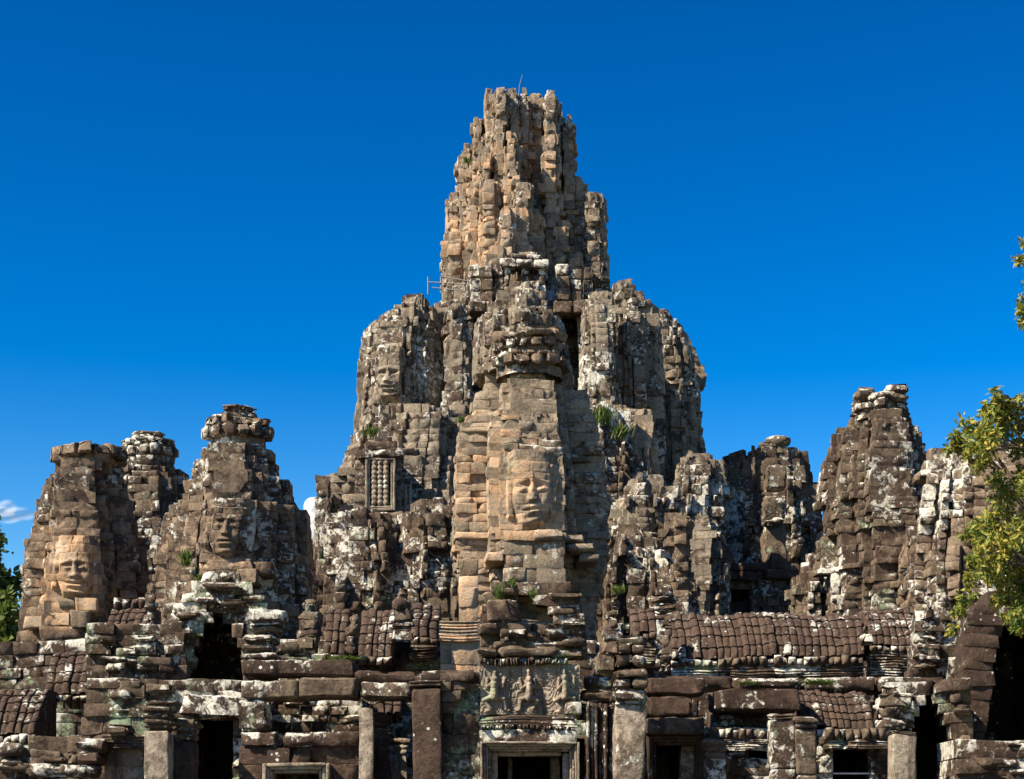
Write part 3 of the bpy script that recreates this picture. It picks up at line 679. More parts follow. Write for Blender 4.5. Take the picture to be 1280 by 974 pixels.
GB = 1085     # rows below this lie under the terrace
def chamber(m, D, x0, x1, y0, y1, depth):
    """dark room behind an opening: side walls, vault and rear wall"""
    X0, X1, Z1, Z0 = wx(x0, D), wx(x1, D), wz(y0, D), wz(y1, D); V, q = box_quads(X0, X1, D, D + depth, Z0, Z1)
    m.add(V, [(1, 2, 6, 5), (2, 3, 7, 6), (3, 0, 4, 7), (4, 5, 6, 7), (0, 1, 2, 3)], .3)
def slab(m, x0, x1, y0, y1, D, depth=1.0, rad=.045, namp=.05, n=8, rot=0, **k):
    m.stone((wx((x0 + x1) / 2, D), D + depth / 2, wz((y0 + y1) / 2, D)), ((x1 - x0) * D / F, depth, (y1 - y0) * D / F), rad=rad, namp=namp, n=n, rot=rot, **k)
def mould(lam, amp):
    return lambda U, Z: amp * (np.abs(np.sin(Z * math.pi / lam)) ** .6 - .5)
def ornaments(m, D, x0, x1, y0, y1, wpx, amp=.10, dep=.5):
    """row of little upright antefixes along an eave"""
    k = max(1, int((x1 - x0) / wpx)); X = np.linspace(wx(x0, D), wx(x1, D), k + 1); n = k
    A = np.stack([X[:-1], np.full(k, D)], 1); B = np.stack([X[1:], np.full(k, D)], 1)
    m.blocks(A, B, np.tile([0, -1.0], (k, 1)), wz(y1, D), wz(y0, D) + m.r.normal(0, .02, k), m.r.normal(0, .03, k), dep, nx=6, nz=5, pillow=amp, g=.04, cham=.05, namp=.06, chip=.2)
def roof(m, D, x0, x1, yt, yb, run, colpx=8.7, rows=5, sag=.05):
    """corbelled vault carved as ribbed tiles, eave at D, ridge run metres further back"""
    X0, X1 = wx(x0, D), wx(x1, D); zb, zt = wz(yb, D), wz(yt, D + run); nc = max(2, int((x1 - x0) / colpx)); r = m.r
    cu, rv = 7, 5
    u = np.linspace(0, nc, nc * cu + 1); v = np.concatenate([np.linspace(k, k + .985, rv) for k in range(rows)])
    Uu, Vv = np.meshgrid(u, v); fu = Uu - np.floor(Uu); fv = Vv - np.floor(Vv)
    ci = np.minimum(np.floor(Uu), nc - 1).astype(int); ri = np.minimum(np.floor(Vv), rows - 1).astype(int)
    w = Vv / rows; y = D + run * w ** 1.45; z = zb + (zt - zb) * (1 - (1 - w) ** 1.2)
    x = X0 + (X1 - X0) * Uu / nc
    jt = r.normal(0, 1, (rows, nc))
    wcol = (X1 - X0) / nc
    h = wcol * .32 * np.sqrt(np.clip(1 - (2 * fu - 1) ** 2, 0, 1)) + .014 * (1 - fv) + .007 * jt[ri, ci] + .016 * jt[0, ci]
    h = h - .028 * (fv > .95) - .02
    P = np.stack([x, y, z], -1).reshape(-1, 3)
    h = h + (.045 * fbm(P * 1.6, 3, m.seed) + .03 * fbm(P * 7, 2, m.seed + 1)).reshape(h.shape)
    sg = sag * fbm(np.stack([x.ravel() * .5, x.ravel() * 0, x.ravel() * 0 + m.seed], 1), 2, m.seed).reshape(h.shape) * w * 2
    y = y - h * .78; z = z + h * .55 + sg
    cr = r.random((1, nc)) ; z = z + (w > .97) * (r.normal(0, .03, (1, nc))[0][ci])
    V = np.stack([x, y, z], -1); tone = (.5 + .15 * jt[ri, ci] + .15 * jt[0, ci])
    top = V[-1].copy(); top[:, 1] += .35; bot = top.copy(); bot[:, 2] = zb - .2; bot[:, 1] += .3
    V = np.concatenate([V, top[None], bot[None]]); tone = np.concatenate([tone, tone[-1:], tone[-1:]])
    L_ = V[:, :1].copy(); L_[:, :, 1] = D + run + .6; R_ = V[:, -1:].copy(); R_[:, :, 1] = D + run + .6
    V = np.concatenate([L_, V, R_], 1); tone = np.concatenate([tone[:, :1], tone, tone[:, -1:]], 1)
    nr, k = V.shape[:2]; i = np.arange(nr - 1)[:, None] * k; j = np.arange(k - 1)[None]
    m.add(V.reshape(-1, 3), np.stack([i + j, i + j + 1, i + k + j + 1, i + k + j], -1).reshape(-1, 4), np.clip(tone.ravel(), 0, 1))
def pillar(name, label, x0, x1, ycap0, ycap1, D, mat, capmat=None, seed=0, warm=0., group='stone pillars along the front', yb=GB, depth=None, spl=1, cat='pillar', over=.14):
    """square stone pillar with a stepped capital"""
    dp = depth or (x1 - x0) * D / F; t = thing(name, label, cat, (wx((x0 + x1) / 2, D), D + dp / 2, 1.1), group)
    m_ = Mason(seed, warm, warp=.4); yy = np.linspace(ycap1, yb, spl + 1)
    for k in range(spl): slab(m_, x0, x1, yy[k], yy[k + 1] , D, dp, rad=.035, namp=.03, n=12)
    m_.build('shaft', mat, t)
    if ycap0 < ycap1:
        m_ = Mason(seed + 1, warm); n = max(2, int(round((ycap1 - ycap0) / 7.5))); e = np.linspace(ycap0, ycap1, n + 1)
        for k in range(n):
            ov = (x1 - x0) * over * (1 - k / n) * (1 if k % 2 == 0 else .45)
            slab(m_, x0 - ov, x1 + ov, e[k], e[k + 1] + .3, D - ov * D / F, dp + 2 * ov * D / F, rad=.09, namp=.05, n=7)
        m_.build('capital', capmat or mat, t)
    return t
def frame(m, D, x0, x1, yt, yb, w, bands=3, step=.07, bothead=False):
    """nested mouldings round an opening: outer edge x0..x1, yt down to yb, total width w pixels"""
    for k in range(bands):
        a_, b_ = w * k / bands, w * (k + 1) / bands; dd = D + step * k
        slab(m, x0 + a_, x0 + b_ , yt + a_, yb, dd, .9 - step * k, rad=.02, namp=.015, n=8)
        slab(m, x1 - b_, x1 - a_, yt + a_, yb, dd, .9 - step * k, rad=.02, namp=.015, n=8)
        slab(m, x0 + b_ + .1, x1 - b_ - .1, yt + a_, yt + b_, dd + .003, .9 - step * k, rad=.02, namp=.015, n=8)
        if bothead: slab(m, x0 + b_ + .1, x1 - b_ - .1, yb - b_, yb - a_, dd + .003, .9 - step * k, rad=.02, namp=.015, n=8)
def single(name, label, cat, mat, seed, fn, group=None, warm=0., wsp=()):
    m_ = Mason(seed, warm, wsp, warp=.55); fn(m_); return tag(m_.build(name, mat), label, cat, group)

# ------------------------------------------------------------------ terraces and chapels at the foot of the massif
ch = thing('window_chapel', 'small ruined chapel with a barred stone window on the left shoulder of the massif', 'chapel', (wx(480, 74), 74, 1.1))
m = Mason(101)
wall(m, 74, 566, 648, [(566, 452, 500), (572, 444, 502), (648, 440, 502)], [[(576, 460, 490), (634, 460, 490)]], ch=.34, bw=.55, dep=1.4)
wall(m, 76.2, 560, 700, [(560, 498, 520), (575, 496, 528), (700, 496, 530)], ch=.4, bw=.6, dep=1.2)
wall(m, 75.8, 586, 700, [(586, 424, 446), (610, 414, 446), (700, 410, 446)], ch=.36, bw=.5, dep=1.2, bigj=.2)
wall(m, 74.0, 648, GB, [(648, 428, 505), (700, 420, 512), (GB, 410, 520)], ch=.36, bw=.6, dep=1.4, bigj=.3)
m.build('chapel_wall', 'massif', ch)
m = Mason(102, .2, warp=.3); frame(m, 73.62, 456, 494, 572, 638, 6, 2, .05, True); fo = m.build('window_frame', 'pillar', ch)
m = Mason(103, .15, warp=.3)
for x in (468, 475.2, 482.4):
    n = 22; zz = np.linspace(wz(633, 74), wz(577, 74), n * 3); R = .095 + .035 * np.abs(np.sin(np.linspace(0, math.pi * 9, n * 3)))
    m_b = Mason(104 + int(x), .15, warp=.2); m_b.lathe(wx(x, 73.75), 73.75, np.stack([zz, R], 1), seg=20, namp=.01); m_b.build('baluster', 'warm', fo)
for k_, a_ in enumerate(((444, 504, 560, 571, 73.6), (456, 496, 550, 560, 73.8), (440, 506, 640, 649, 73.5))):
    m = Mason(1105 + k_); slab(m, *a_, 1.6, n=10); m.build('cornice', 'pale', ch)
m = Mason(106); chamber(m, 75.2, 455, 496, 570, 640, 1.2); m.build('chamber', 'brown', ch)

def ruin(name, label, seed, D, sil, plan, mat, cat='ruin', warm=0., wsp=(), group=None, **k):
    m_ = Mason(seed, warm, wsp); kw = dict(ch=.34, bw=.55, ribj=.2, stage=(2, 6), blk=.06, chip=.3, cornice=.25); kw.update(k)
    tower(m_, D, sil, plan, **kw); return tag(m_.build(name, mat), label, cat, group)
ruin('ruined_pilaster', 'slim broken pilaster standing against the sky left of the barred window', 111, 75, [(592, 397, 412), (598, 395, 414), (650, 396, 416), (GB, 390, 420)], redent(.6, 1, 3), 'pale', 'pilaster', ribj=.03, cornice=.08)
ruin('ruined_porch', 'crumbling lichened porch on the slope below the barred window', 112, 69, [(632, 440, 470), (648, 415, 490), (652, 402, 500), (690, 396, 508), (730, 390, 516), (GB, 380, 525)], redent(.25, 5, 2.2), 'pale')
ruin('ruined_porch', 'crumbling lichened porch wedged between the barred window and the orange face tower', 113, 68, [(622, 530, 566), (636, 518, 580), (660, 510, 590), (700, 502, 596), (GB, 490, 604)], redent(.3, 4, 2.2), 'pale')
ruin('ruined_turret', 'tall pale pillar stack lit by sun at the right foot of the massif', 114, 79, [(566, 856, 892), (574, 846, 900), (600, 842, 904), (650, 836, 908), (GB, 820, 920)], redent(.35, 4, 2.4), 'massif', 'turret')
ruin('ruined_turret', 'shaded ruined turret with stepped gable below the bare orange flank', 115, 73, [(592, 788, 808), (606, 776, 822), (640, 764, 838), (690, 758, 850), (GB, 740, 870)], redent(.2, 6, 2.0), 'massif', 'turret', ribj=.35)
ruin('ruined_porch', 'dark stepped porch ruin just right of the orange face tower', 116, 67, [(655, 772, 800), (672, 760, 822), (700, 752, 830), (730, 748, 838), (GB, 742, 846)], redent(.25, 5, 2.2), 'pale', ribj=.3)
ruin('ruined_pillar', 'leaning dark pillar in shadow before the stepped turret', 117, 71, [(640, 840, 862), (650, 836, 866), (GB, 830, 872)], redent(.5, 2, 2.4), 'tower', 'pillar')
sh = thing('shaded_chapel', 'shadowed lichen-speckled chapel with a square window above the long tiled roof', 'chapel', (wx(950, 82), 82, 1.1))
m = Mason(118)
wall(m, 82, 706, GB, [(706, 905, 985), (714, 880, 1010), (720, 872, 1022), (GB, 866, 1034)], [[(735, 893, 938), (772, 893, 938)]], ch=.36, bw=.6, dep=1.2, bigj=.3)
m.build('chapel_wall', 'pale', sh)
m = Mason(119, warp=.3); frame(m, 81.7, 889, 942, 731, 776, 5, 2, .08); m.build('window_frame', 'tower', sh)
m = Mason(120); chamber(m, 83, 885, 946, 728, 790, 2.5); slab(m, 896, 934, 752, 775, 82.6, .5); m.build('chamber', 'pale', sh)
m = Mason(121)
for (x0, x1, y0, y1) in ((898, 960, 702, 712), (962, 986, 690, 712), (955, 995, 712, 724), (880, 950, 713, 724)): slab(m, x0, x1, y0, y1, 81.5, 1.6, n=9, namp=.1)
m.build('roof_slabs', 'brown', sh)
ruin('ruined_wall', 'lichened rubble wall filling the gap under the small half-shaded tower', 122, 72, [(690, 1018, 1040), (705, 1005, 1060), (740, 990, 1090), (GB, 980, 1100)], redent(.2, 6, 2.2), 'pale', 'wall')

# ------------------------------------------------------------------ inner gallery: long walls and ribbed roofs
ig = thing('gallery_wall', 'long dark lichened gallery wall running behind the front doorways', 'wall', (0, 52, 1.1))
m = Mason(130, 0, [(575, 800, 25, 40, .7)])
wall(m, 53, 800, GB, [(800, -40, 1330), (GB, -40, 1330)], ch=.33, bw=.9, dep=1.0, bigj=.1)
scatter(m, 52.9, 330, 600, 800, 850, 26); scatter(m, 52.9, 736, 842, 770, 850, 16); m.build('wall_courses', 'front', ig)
m = Mason(131)
wall(m, 52.6, 822, 846, [(822, 400, 600), (846, 400, 600)], zlist=[846, 838, 830, 822], bw=1.2, dep=.8, relief=mould(.09, .05), nz=8)
m.build('moulding', 'front', ig)
def roof_thing(seed, label, D, x0, x1, yt, yb, run, orn=None, mould_to=None, **k):
    t = thing('tiled_roof', label, 'roof', (wx((x0 + x1) / 2, D), D, wz(yb, D)), 'ribbed stone roofs of the galleries')
    m_ = Mason(seed); roof(m_, D, x0, x1, yt, yb, run, **k); m_.build('roof_tiles', 'roof', t)
    if orn:
        m_ = Mason(seed + 1); ornaments(m_, D - .12, x0, x1, yb, yb + orn, 9, amp=.09); m_.build('antefix_row', 'pale', t)
    if mould_to:
        y0 = yb + (orn or 0); m_ = Mason(seed + 2); k_ = 3; zl = list(np.linspace(mould_to, y0, k_ + 1))
        wall(m_, D - .1, y0, mould_to, [(y0, x0, x1), (mould_to, x0, x1)], zlist=zl, bw=1.3, dep=1.2, relief=mould(.075, .05), nz=9, crs=.04)
        m_.build('moulding', 'front', t)
    return t
roof_thing(140, 'longest ribbed stone roof, spanning below the shaded chapel on the right', 47, 840, 1082, 768, 822, 1.5, orn=10, mould_to=846)
roof_thing(144, 'ribbed stone roof piece right of the longest one, under the leafy branch', 47.4, 1086, 1150, 765, 806, 1.3, orn=9, mould_to=846)
roof_thing(148, 'low five-row ribbed roof above the right window with antefix row', 42.6, 1002, 1094, 866, 909, 1.2, orn=None)
roof_thing(152, 'small three-row ribbed roof left of the low right roof', 42.9, 890, 957, 889, 911, .7, rows=3)
roof_thing(156, 'ribbed roof piece left of the small guardian finial', 51, 404, 432, 761, 820, 1.6, orn=10)
roof_thing(160, 'ribbed roof piece between the two finials left of the orange tower', 51, 446, 490, 764, 820, 1.6, orn=10)
roof_thing(164, 'narrow ribbed roof strip beside the orange pilaster', 52, 514, 548, 754, 800, 1.5, orn=8, mould_to=824)
roof_thing(168, 'ribbed roof piece with scalloped crest above the left gallery', 50, 126, 182, 764, 806, 1.4, orn=8, mould_to=845)
roof_thing(172, 'dark ribbed roof patch in shade over the left lower gallery', 46, 54, 106, 812, 870, 1.4, orn=8)
roof_thing(176, 'ribbed roof at the bottom left edge', 44, -20, 42, 862, 916, 1.4, orn=12)
roof_thing(180, 'tiny ribbed roof deep between the grey front pillars', 46, 468, 502, 866, 894, .9, rows=3)
roof_thing(184, 'short ribbed roof just right of the doorway pediment', 49, 790, 822, 762, 790, 1.1, rows=3, orn=8, mould_to=830)
single('roof_crest', 'scalloped row of crest stones on the left gallery roof', 'crest', 'brown', 188, lambda m_: ornaments(m_, 51.3, 142, 182, 748, 764, 10, amp=.1))

# guardian and antefix finials
def finial(label, x, yt, yb, w, D, seed, mat='pale'):
    m_ = Mason(seed); r = m_.r; y = yb
    while y > yt + 3:
        h = r.uniform(9, 17) * (45 / D); h = min(h, y - yt); f = (y - yt) / (yb - yt); ww = w * (.55 + .5 * f ** .7) * r.uniform(.75, 1.15)
        slab(m_, x - ww / 2 + r.normal(0, 1), x + ww / 2 + r.normal(0, 1), y - h, y + .4, D - .1 * f, ww * D / F * .9, rad=.12, namp=.14, n=8, rot=r.normal(0, .12)); y -= h
    o = m_.build('finial', mat); tag(o, label, 'finial', 'carved finials on the roof ends'); return o
finial('carved guardian finial standing between two ribbed roof pieces on the left', 438, 770, 818, 17, 50, 190)
finial('tall white-topped finial stack beside the narrow ribbed roof strip', 502, 728, 800, 26, 50, 191)
finial('carved guardian finial at the joint of the two long right roofs', 1087, 770, 806, 14, 46.6, 192)
finial('lichened finial at the left end of the longest ribbed roof', 832, 768, 840, 22, 46.6, 193)
finial('slender finial on the crest of the left gallery roof', 188, 728, 800, 15, 48.5, 194)
finial('stubby white finial at the right end of the right gallery roof', 1160, 762, 835, 34, 46, 195)
finial('shaded finial in the dark recess right of the arched porch', 384, 752, 812, 26, 50, 196)
finial('pale finial half lost in shade right of the doorway pediment', 768, 742, 800, 22, 48, 197)
finial('white-blotched finial stack right of the low right roof', 1117, 858, 912, 38, 42.4, 198)
finial('stepped block stack above the short roof right of the doorway', 832, 726, 775, 30, 51, 199)

# ------------------------------------------------------------------ front row, left to right
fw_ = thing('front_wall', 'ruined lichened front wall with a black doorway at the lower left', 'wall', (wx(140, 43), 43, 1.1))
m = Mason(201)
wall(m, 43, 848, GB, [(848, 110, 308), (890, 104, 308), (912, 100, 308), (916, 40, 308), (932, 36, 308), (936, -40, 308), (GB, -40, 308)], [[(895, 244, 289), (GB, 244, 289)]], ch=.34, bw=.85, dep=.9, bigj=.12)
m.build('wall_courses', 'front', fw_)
m = Mason(202); chamber(m, 43.9, 238, 296, 886, GB, 4); m.build('chamber', 'brown', fw_)
m = Mason(203); wall(m, 44.6, 778, 850, [(778, 112, 226), (800, 108, 230), (850, 106, 235)], ch=.3, bw=.7, dep=.8, bigj=.15); scatter(m, 44.4, 112, 226, 790, 848, 12); m.build('upper_courses', 'front', fw_)
scatter_parts(fw_, 'pale', 1216, 42.9, -20, 130, 930, 965, 9); scatter_parts(fw_, 'pale', 1236, 42.9, 130, 240, 850, 900, 8)
m = Mason(204, .2, warp=.3)
wall(m, 42.5, 936, GB, [(936, 130, 178), (GB, 130, 178)], ch=.5, bw=1.2, dep=.4, blk=.01); m.build('panel', 'pillar', fw_)
for (lb, x0, x1, y0, y1, dd, mt, sd) in (
    ('white lichened coping block at the lower left beside the tan panel', 96, 131, 923, 942, 41.8, 'pale', 205),
    ('long dark ledge slab along the bottom left edge', 28, 116, 955, 971, 41.4, 'pale', 206),
    ('broken block heap piece over the tan panel', 130, 160, 905, 920, 41.9, 'pale', 207),
    ('rounded fallen block between the ledge slab and the tan panel', 94, 124, 940, 955, 41.6, 'brown', 208)):
    single('stone_block', lb, 'block', mt, sd, lambda m_: slab(m_, x0, x1, y0, y1, dd, 1.0, n=10, rad=.1, namp=.09), 'loose blocks on the front wall')
single('cornice', 'moulded cornice running over the tan panel', 'cornice', 'front', 209, lambda m_: [wall(m_, 42.2, 918, 936, [(918, 126, 182), (936, 126, 182)], zlist=[936, 930, 924, 918], bw=.6, dep=.8, relief=mould(.07, .06), nz=7)])
pillar('pillar', 'tan pillar with stepped capital left of the black doorway', 179, 211, 885, 915, 40.6, 'pillar', 'pale', 210, .12)
pillar('pillar', 'brown pillar with stepped capital touching the black doorway', 214, 244, 900, 926, 41.2, 'brown', 'pale', 212, .1)

ap = thing('arched_porch', 'ruined porch with a black corbelled arch below the brown face tower', 'porch', (wx(275, 45), 45, 4))
arch = [(768, 270, 274), (776, 264, 281), (780, 262, 283), (788, 254, 290), (800, 246, 296), (806, 244, 299), (830, 238, 300), (848, 231, 301), (870, 230, 301)]
m = Mason(221)
wall(m, 45, 716, 868, [(716, 262, 288), (726, 246, 306), (742, 236, 322), (750, 226, 332), (770, 206, 340), (868, 200, 345)], [arch], ch=.27, bw=.7, dep=1.0, bigj=.25, blk=.05)
m.build('arch_wall', 'front', ap)
m = Mason(222); chamber(m, 46, 222, 310, 760, 872, 3.5); m.build('chamber', 'brown', ap)
m = Mason(223); wall(m, 48.3, 780, 868, [(780, 236, 302), (868, 236, 302)], ch=.3, bw=.5, dep=.3, bigj=.2); m.build('inner_wall', 'brown', ap)
m = Mason(224)
for (x0, x1, y0, y1, pr) in ((308, 356, 760, 778, .6), (312, 350, 779, 790, .4), (304, 344, 791, 800, .5), (302, 340, 801, 812, .45), (300, 346, 814, 824, .5), (244, 267, 747, 756, .4), (277, 304, 748, 758, .45), (214, 240, 784, 796, .4), (218, 248, 764, 774, .4), (300, 330, 742, 752, .35), (250, 300, 728, 737, .4), (272, 286, 716, 724, .35)):
    slab(m, x0, x1, y0, y1, 45 - pr, 1.2, n=9, rad=.1, namp=.1)
scatter(m, 44.9, 206, 240, 770, 866, 9); scatter(m, 44.9, 302, 345, 815, 866, 7); m.build('corbel_stones', 'pale', ap)
m = Mason(225); slab(m, 224, 300, 868, 893, 42.5, 1.3, n=12, namp=.1); m.build('lintel', 'front', ap)

for (lb, x0, x1, y0, y1, dd, dp, mt, sd) in (
    ('long brown roof beam above the white-fringed lintel', 304, 442, 824, 842, 44, 1.4, 'brown', 231),
    ('long lintel with a ragged white lichen fringe over the open window', 300, 448, 849, 872, 42.0, 1.2, 'pale', 232),
    ('shorter white-crusted lintel joining the long one end to end', 449, 516, 851, 871, 42.0, 1.2, 'pale', 233),
    ('dark upper beam over the shorter white-crusted lintel', 444, 520, 838, 851, 42.6, 1.2, 'brown', 234),
    ('short sill slab at the left foot of the open window', 299, 350, 912, 931, 41.9, 1.1, 'front', 235),
    ('long sill slab under the open window', 353, 452, 913, 931, 41.9, 1.1, 'front', 236),
    ('thin capping beam between shorter lintel and doorway pilasters', 520, 598, 838, 853, 42.4, 1.0, 'front', 237),
    ('white-speckled beam over the right door frame, above a second beam', 806, 886, 846, 869, 42.0, 1.0, 'brown', 238),
    ('second beam over the right door frame, with moulded capital end', 808, 868, 870, 896, 41.7, 1.0, 'brown', 239),
    ('lowest beam resting on the right door frame', 806, 882, 897, 919, 41.5, 1.0, 'front', 240),
    ('dark spotted beam left of the low right roof', 892, 1002, 862, 888, 42.0, 1.2, 'brown', 241),
    ('dark terrace beam below the longest ribbed roof, left length', 830, 1005, 846, 862, 44.6, 1.6, 'brown', 242),
    ('dark terrace beam below the longest ribbed roof, right length', 1006, 1185, 846, 864, 44.6, 1.6, 'brown', 243),
    ('lichened jamb block left of the open window', 298, 334, 873, 912, 42.1, .6, 'front', 244)):
    def mk(m_):
        k = max(1, int((x1 - x0) / 70)); e = np.linspace(x0, x1, k + 1)
        for i in range(k): slab(m_, e[i], e[i + 1] - .4, y0 + m_.r.normal(0, .6), y1 + m_.r.normal(0, .6), dd + m_.r.normal(0, .03), dp, n=14, rad=.07, namp=.075)
    single('stone_beam', lb, 'beam', mt, sd, mk, 'fallen-in beams and lintels of the front gallery')
single('back_wall', 'green-stained carved wall seen through the open window', 'wall', 'front', 250, lambda m_: [wall(m_, 43.9, 868, GB, [(868, 334, 452), (GB, 334, 452)], ch=.22, bw=.4, dep=.5, bigj=.12)])
single('back_wall', 'dim block wall behind the pale short-capital pillar', 'wall', 'front', 249, lambda m_: wall(m_, 46.6, 866, GB, [(866, 440, 520), (GB, 440, 520)], ch=.28, bw=.55, dep=.5, bigj=.15))
lw = thing('front_wall', 'low brown wall with a moulded door frame under the open window', 'wall', (wx(375, 42), 42, 1.1))
m = Mason(251); wall(m, 42.1, 931, GB, [(931, 298, 452), (GB, 298, 452)], [[(955, 332, 408), (GB, 332, 408)]], ch=.5, bw=1.0, dep=.8); m.build('wall_courses', 'brown', lw)
m = Mason(252, warp=.3); frame(m, 41.9, 328, 412, 953, GB, 13, 3, .09); m.build('door_frame', 'pillar', lw)
m = Mason(253); chamber(m, 42.9, 326, 414, 950, GB, 3); m.build('chamber', 'brown', lw)
pillar('pillar', 'slim grey pillar at the right edge of the open window', 448, 466, 885, 885, 41.4, 'pillar', None, 255, 0)
pillar('pillar', 'shaded pillar with moulded capital behind the slim grey pillar', 466, 487, 893, 916, 43.4, 'brown', None, 257, 0)
pillar('pillar', 'pale short-capital pillar half hidden beside the wide spotted slab', 489, 508, 924, 944, 44.4, 'pillar', None, 259, .1)
pillar('pillar', 'wide brown slab pillar spotted with white lichen', 515, 552, 853, 860, 41.2, 'brown', 'front', 261, 0, depth=.8, over=.03)
m = thing('pilaster', 'stacked block pilaster at the left side of the central doorway', 'pilaster', (wx(577, 41.5), 41.5, 1.1), 'stone pillars along the front')
mm = Mason(263); wall(mm, 41.6, 856, GB, [(856, 554, 600), (GB, 554, 600)], ch=.55, bw=.42, dep=.7, blk=.06); mm.build('shaft', 'front', m)
mm = Mason(264); wall(mm, 41.4, 845, 892, [(845, 552, 590), (892, 554, 572)], ch=.2, bw=.4, dep=.7, blk=.08); mm.build('capital', 'pale', m)

single('pilaster', 'bare orange pilaster with mouldings at the left foot of the orange face tower', 'pilaster', 'pillar', 266,
       lambda m_: [wall(m_, 50.5, 775, 800, [(775, 548, 600), (800, 548, 600)], zlist=[800, 792, 785, 779, 775], bw=1.2, dep=.9, relief=mould(.09, .07), nz=7), wall(m_, 50.6, 800, 850, [(800, 550, 600), (850, 550, 600)], ch=.5, bw=.6, dep=.9)], warm=.55)
single('pilaster', 'narrow orange block pilaster climbing the left side of the orange face tower', 'pilaster', 'warm', 267,
       lambda m_: wall(m_, 56.2, 700, 800, [(700, 574, 598), (800, 574, 598)], ch=.45, bw=.65, dep=.9), warm=.7)

# central doorway
dw = thing('doorway', 'central doorway with carved dancers on its lintel and a ruined block pediment', 'doorway', (wx(665, 41.5), 41.5, 1.1))
m = Mason(270)
wall(m, 41.8, 726, 822, [(726, 640, 700), (734, 614, 716), (744, 606, 724), (760, 602, 728), (790, 598, 732), (822, 597, 735)], [[(746, 648, 662), (752, 642, 676), (762, 640, 686), (773, 640, 690)]], ch=.26, bw=.85, dep=1.0, bigj=.3, blk=.06)
m.build('pediment', 'pale', dw)
m = Mason(271)
for (x0, x1, y0, y1, pr) in ((606, 650, 748, 776, .25), (596, 620, 776, 790, .3), (598, 620, 808, 820, .4), (622, 700, 806, 819, .4), (700, 734, 796, 806, .3), (690, 732, 812, 822, .3), (684, 726, 736, 745, .2), (612, 648, 734, 742, .3), (690, 716, 756, 764, .25), (702, 732, 772, 781, .25)):
    slab(m, x0, x1, y0, y1, 41.8 - pr, 1.0, n=9, rad=.08, namp=.1)
scatter(m, 41.7, 602, 732, 780, 818, 10, pr=(0, .2)); m.build('loose_stones', 'pale', dw)
m = Mason(272, .6); wall(m, 42.6, 742, 776, [(742, 636, 694), (776, 636, 694)], ch=.25, bw=.35, dep=.4, bigj=.1); m.build('inner_fill', 'warm', dw)
def dancers():
    D_ = 41.6; k_ = D_ / F; caps = []
    for (cx, fl) in ((617, 1), (661, -1), (710, 1)):
        for (xa, ya, xb, yb_, r_) in ((0, 848, 0, 849, 4.6), (0, 838, 0, 843, 2.6), (0, 855, 0, 866, 5.2), (-4, 855, -10, 861, 2.4), (-10, 861, -8, 849, 2.1), (4, 855, 10, 859, 2.4), (10, 859, 12, 847, 2.1), (0, 868, 0, 871, 5.6), (-3, 871, -12, 875, 3.2), (-12, 875, -5, 885, 2.6), (3, 871, 11, 873, 3.2), (11, 873, 13, 886, 2.6), (13, 887, 17, 888, 2.0), (-5, 887, -9, 888, 2.)):
            caps.append((wx(cx + fl * xa, D_), wz(ya, D_), wx(cx + fl * xb, D_), wz(yb_, D_), r_ * k_))
    def f(U, Z):
        h = np.zeros(U.shape)
        q = np.stack([U.ravel() * 3.4, Z.ravel() * 3.4, Z.ravel() * 0], 1); a_ = vnoise(q, 3).reshape(U.shape); b_ = vnoise(q + 31, 4).reshape(U.shape)
        h = h + .022 * np.cos(a_ * 22 + U * 30) * np.cos(b_ * 20 + Z * 30)
        for (xa, za, xb, zb, r_) in caps:
            dx, dz = xb - xa, zb - za; t = np.clip(((U - xa) * dx + (Z - za) * dz) / (dx * dx + dz * dz + 1e-9), 0, 1)
            d2 = (U - xa - t * dx) ** 2 + (Z - za - t * dz) ** 2
            h = np.maximum(h, np.sqrt(np.clip(r_ * r_ - d2, 0, None)) * 2.3 - .01)
        return h
    return f
m = Mason(273, .18)
wall(m, 41.6, 830, 893, [(830, 600, 728), (893, 600, 728)], zlist=[893, 861, 830], bw=.85, dep=.7, relief=dancers(), nx=56, nz=40, blk=.0, crs=0, namp=.02, chip=.06, cham=.015, g=.012)
lo = m.build('carved_lintel', 'pillar', dw)
m = Mason(274); wall(m, 41.45, 822, 830, [(822, 600, 712), (830, 600, 712)], zlist=[830, 822], bw=.07, dep=.6, pillow=.05, blk=.004, nx=4, nz=4, namp=.01); m.build('bead_moulding', 'front', lo)
m = Mason(275)
wall(m, 41.5, 893, 905, [(893, 600, 724), (905, 600, 724)], zlist=[905, 898, 893], bw=2.5, dep=.8, blk=.01, nz=6, relief=mould(.06, .04))
wall(m, 41.45, 905, 910, [(905, 602, 722), (910, 602, 722)], zlist=[910, 905], bw=.05, dep=.6, pillow=.04, blk=.004, nx=4, nz=4, namp=.008)
wall(m, 41.5, 910, 926, [(910, 600, 724), (926, 600, 724)], zlist=[926, 910], bw=3, dep=.8, blk=.01); m.build('frieze', 'front', dw)
m = Mason(276, .1, warp=.3); frame(m, 41.4, 600, 726, 926, GB, 13, 4, .10); m.build('door_frame', 'pillar', dw)
m = Mason(277, .25, warp=.3)
slab(m, 613, 622, 940, GB, 41.9, .5, rad=.03, namp=.02, n=8); slab(m, 704, 713, 940, GB, 41.9, .5, rad=.03, namp=.02, n=8); slab(m, 622.2, 703.8, 939, 945, 41.9, .5, rad=.03, namp=.02, n=8)
slab(m, 634, 640, 947, GB, 43.4, .5, rad=.03, namp=.02, n=8); slab(m, 688, 700, 947, GB, 43.4, .5, rad=.03, namp=.02, n=8)
m.build('inner_jambs', 'pillar', dw)
m = Mason(278); chamber(m, 42.3, 596, 732, 924, GB, 6); m.build('chamber', 'brown', dw)
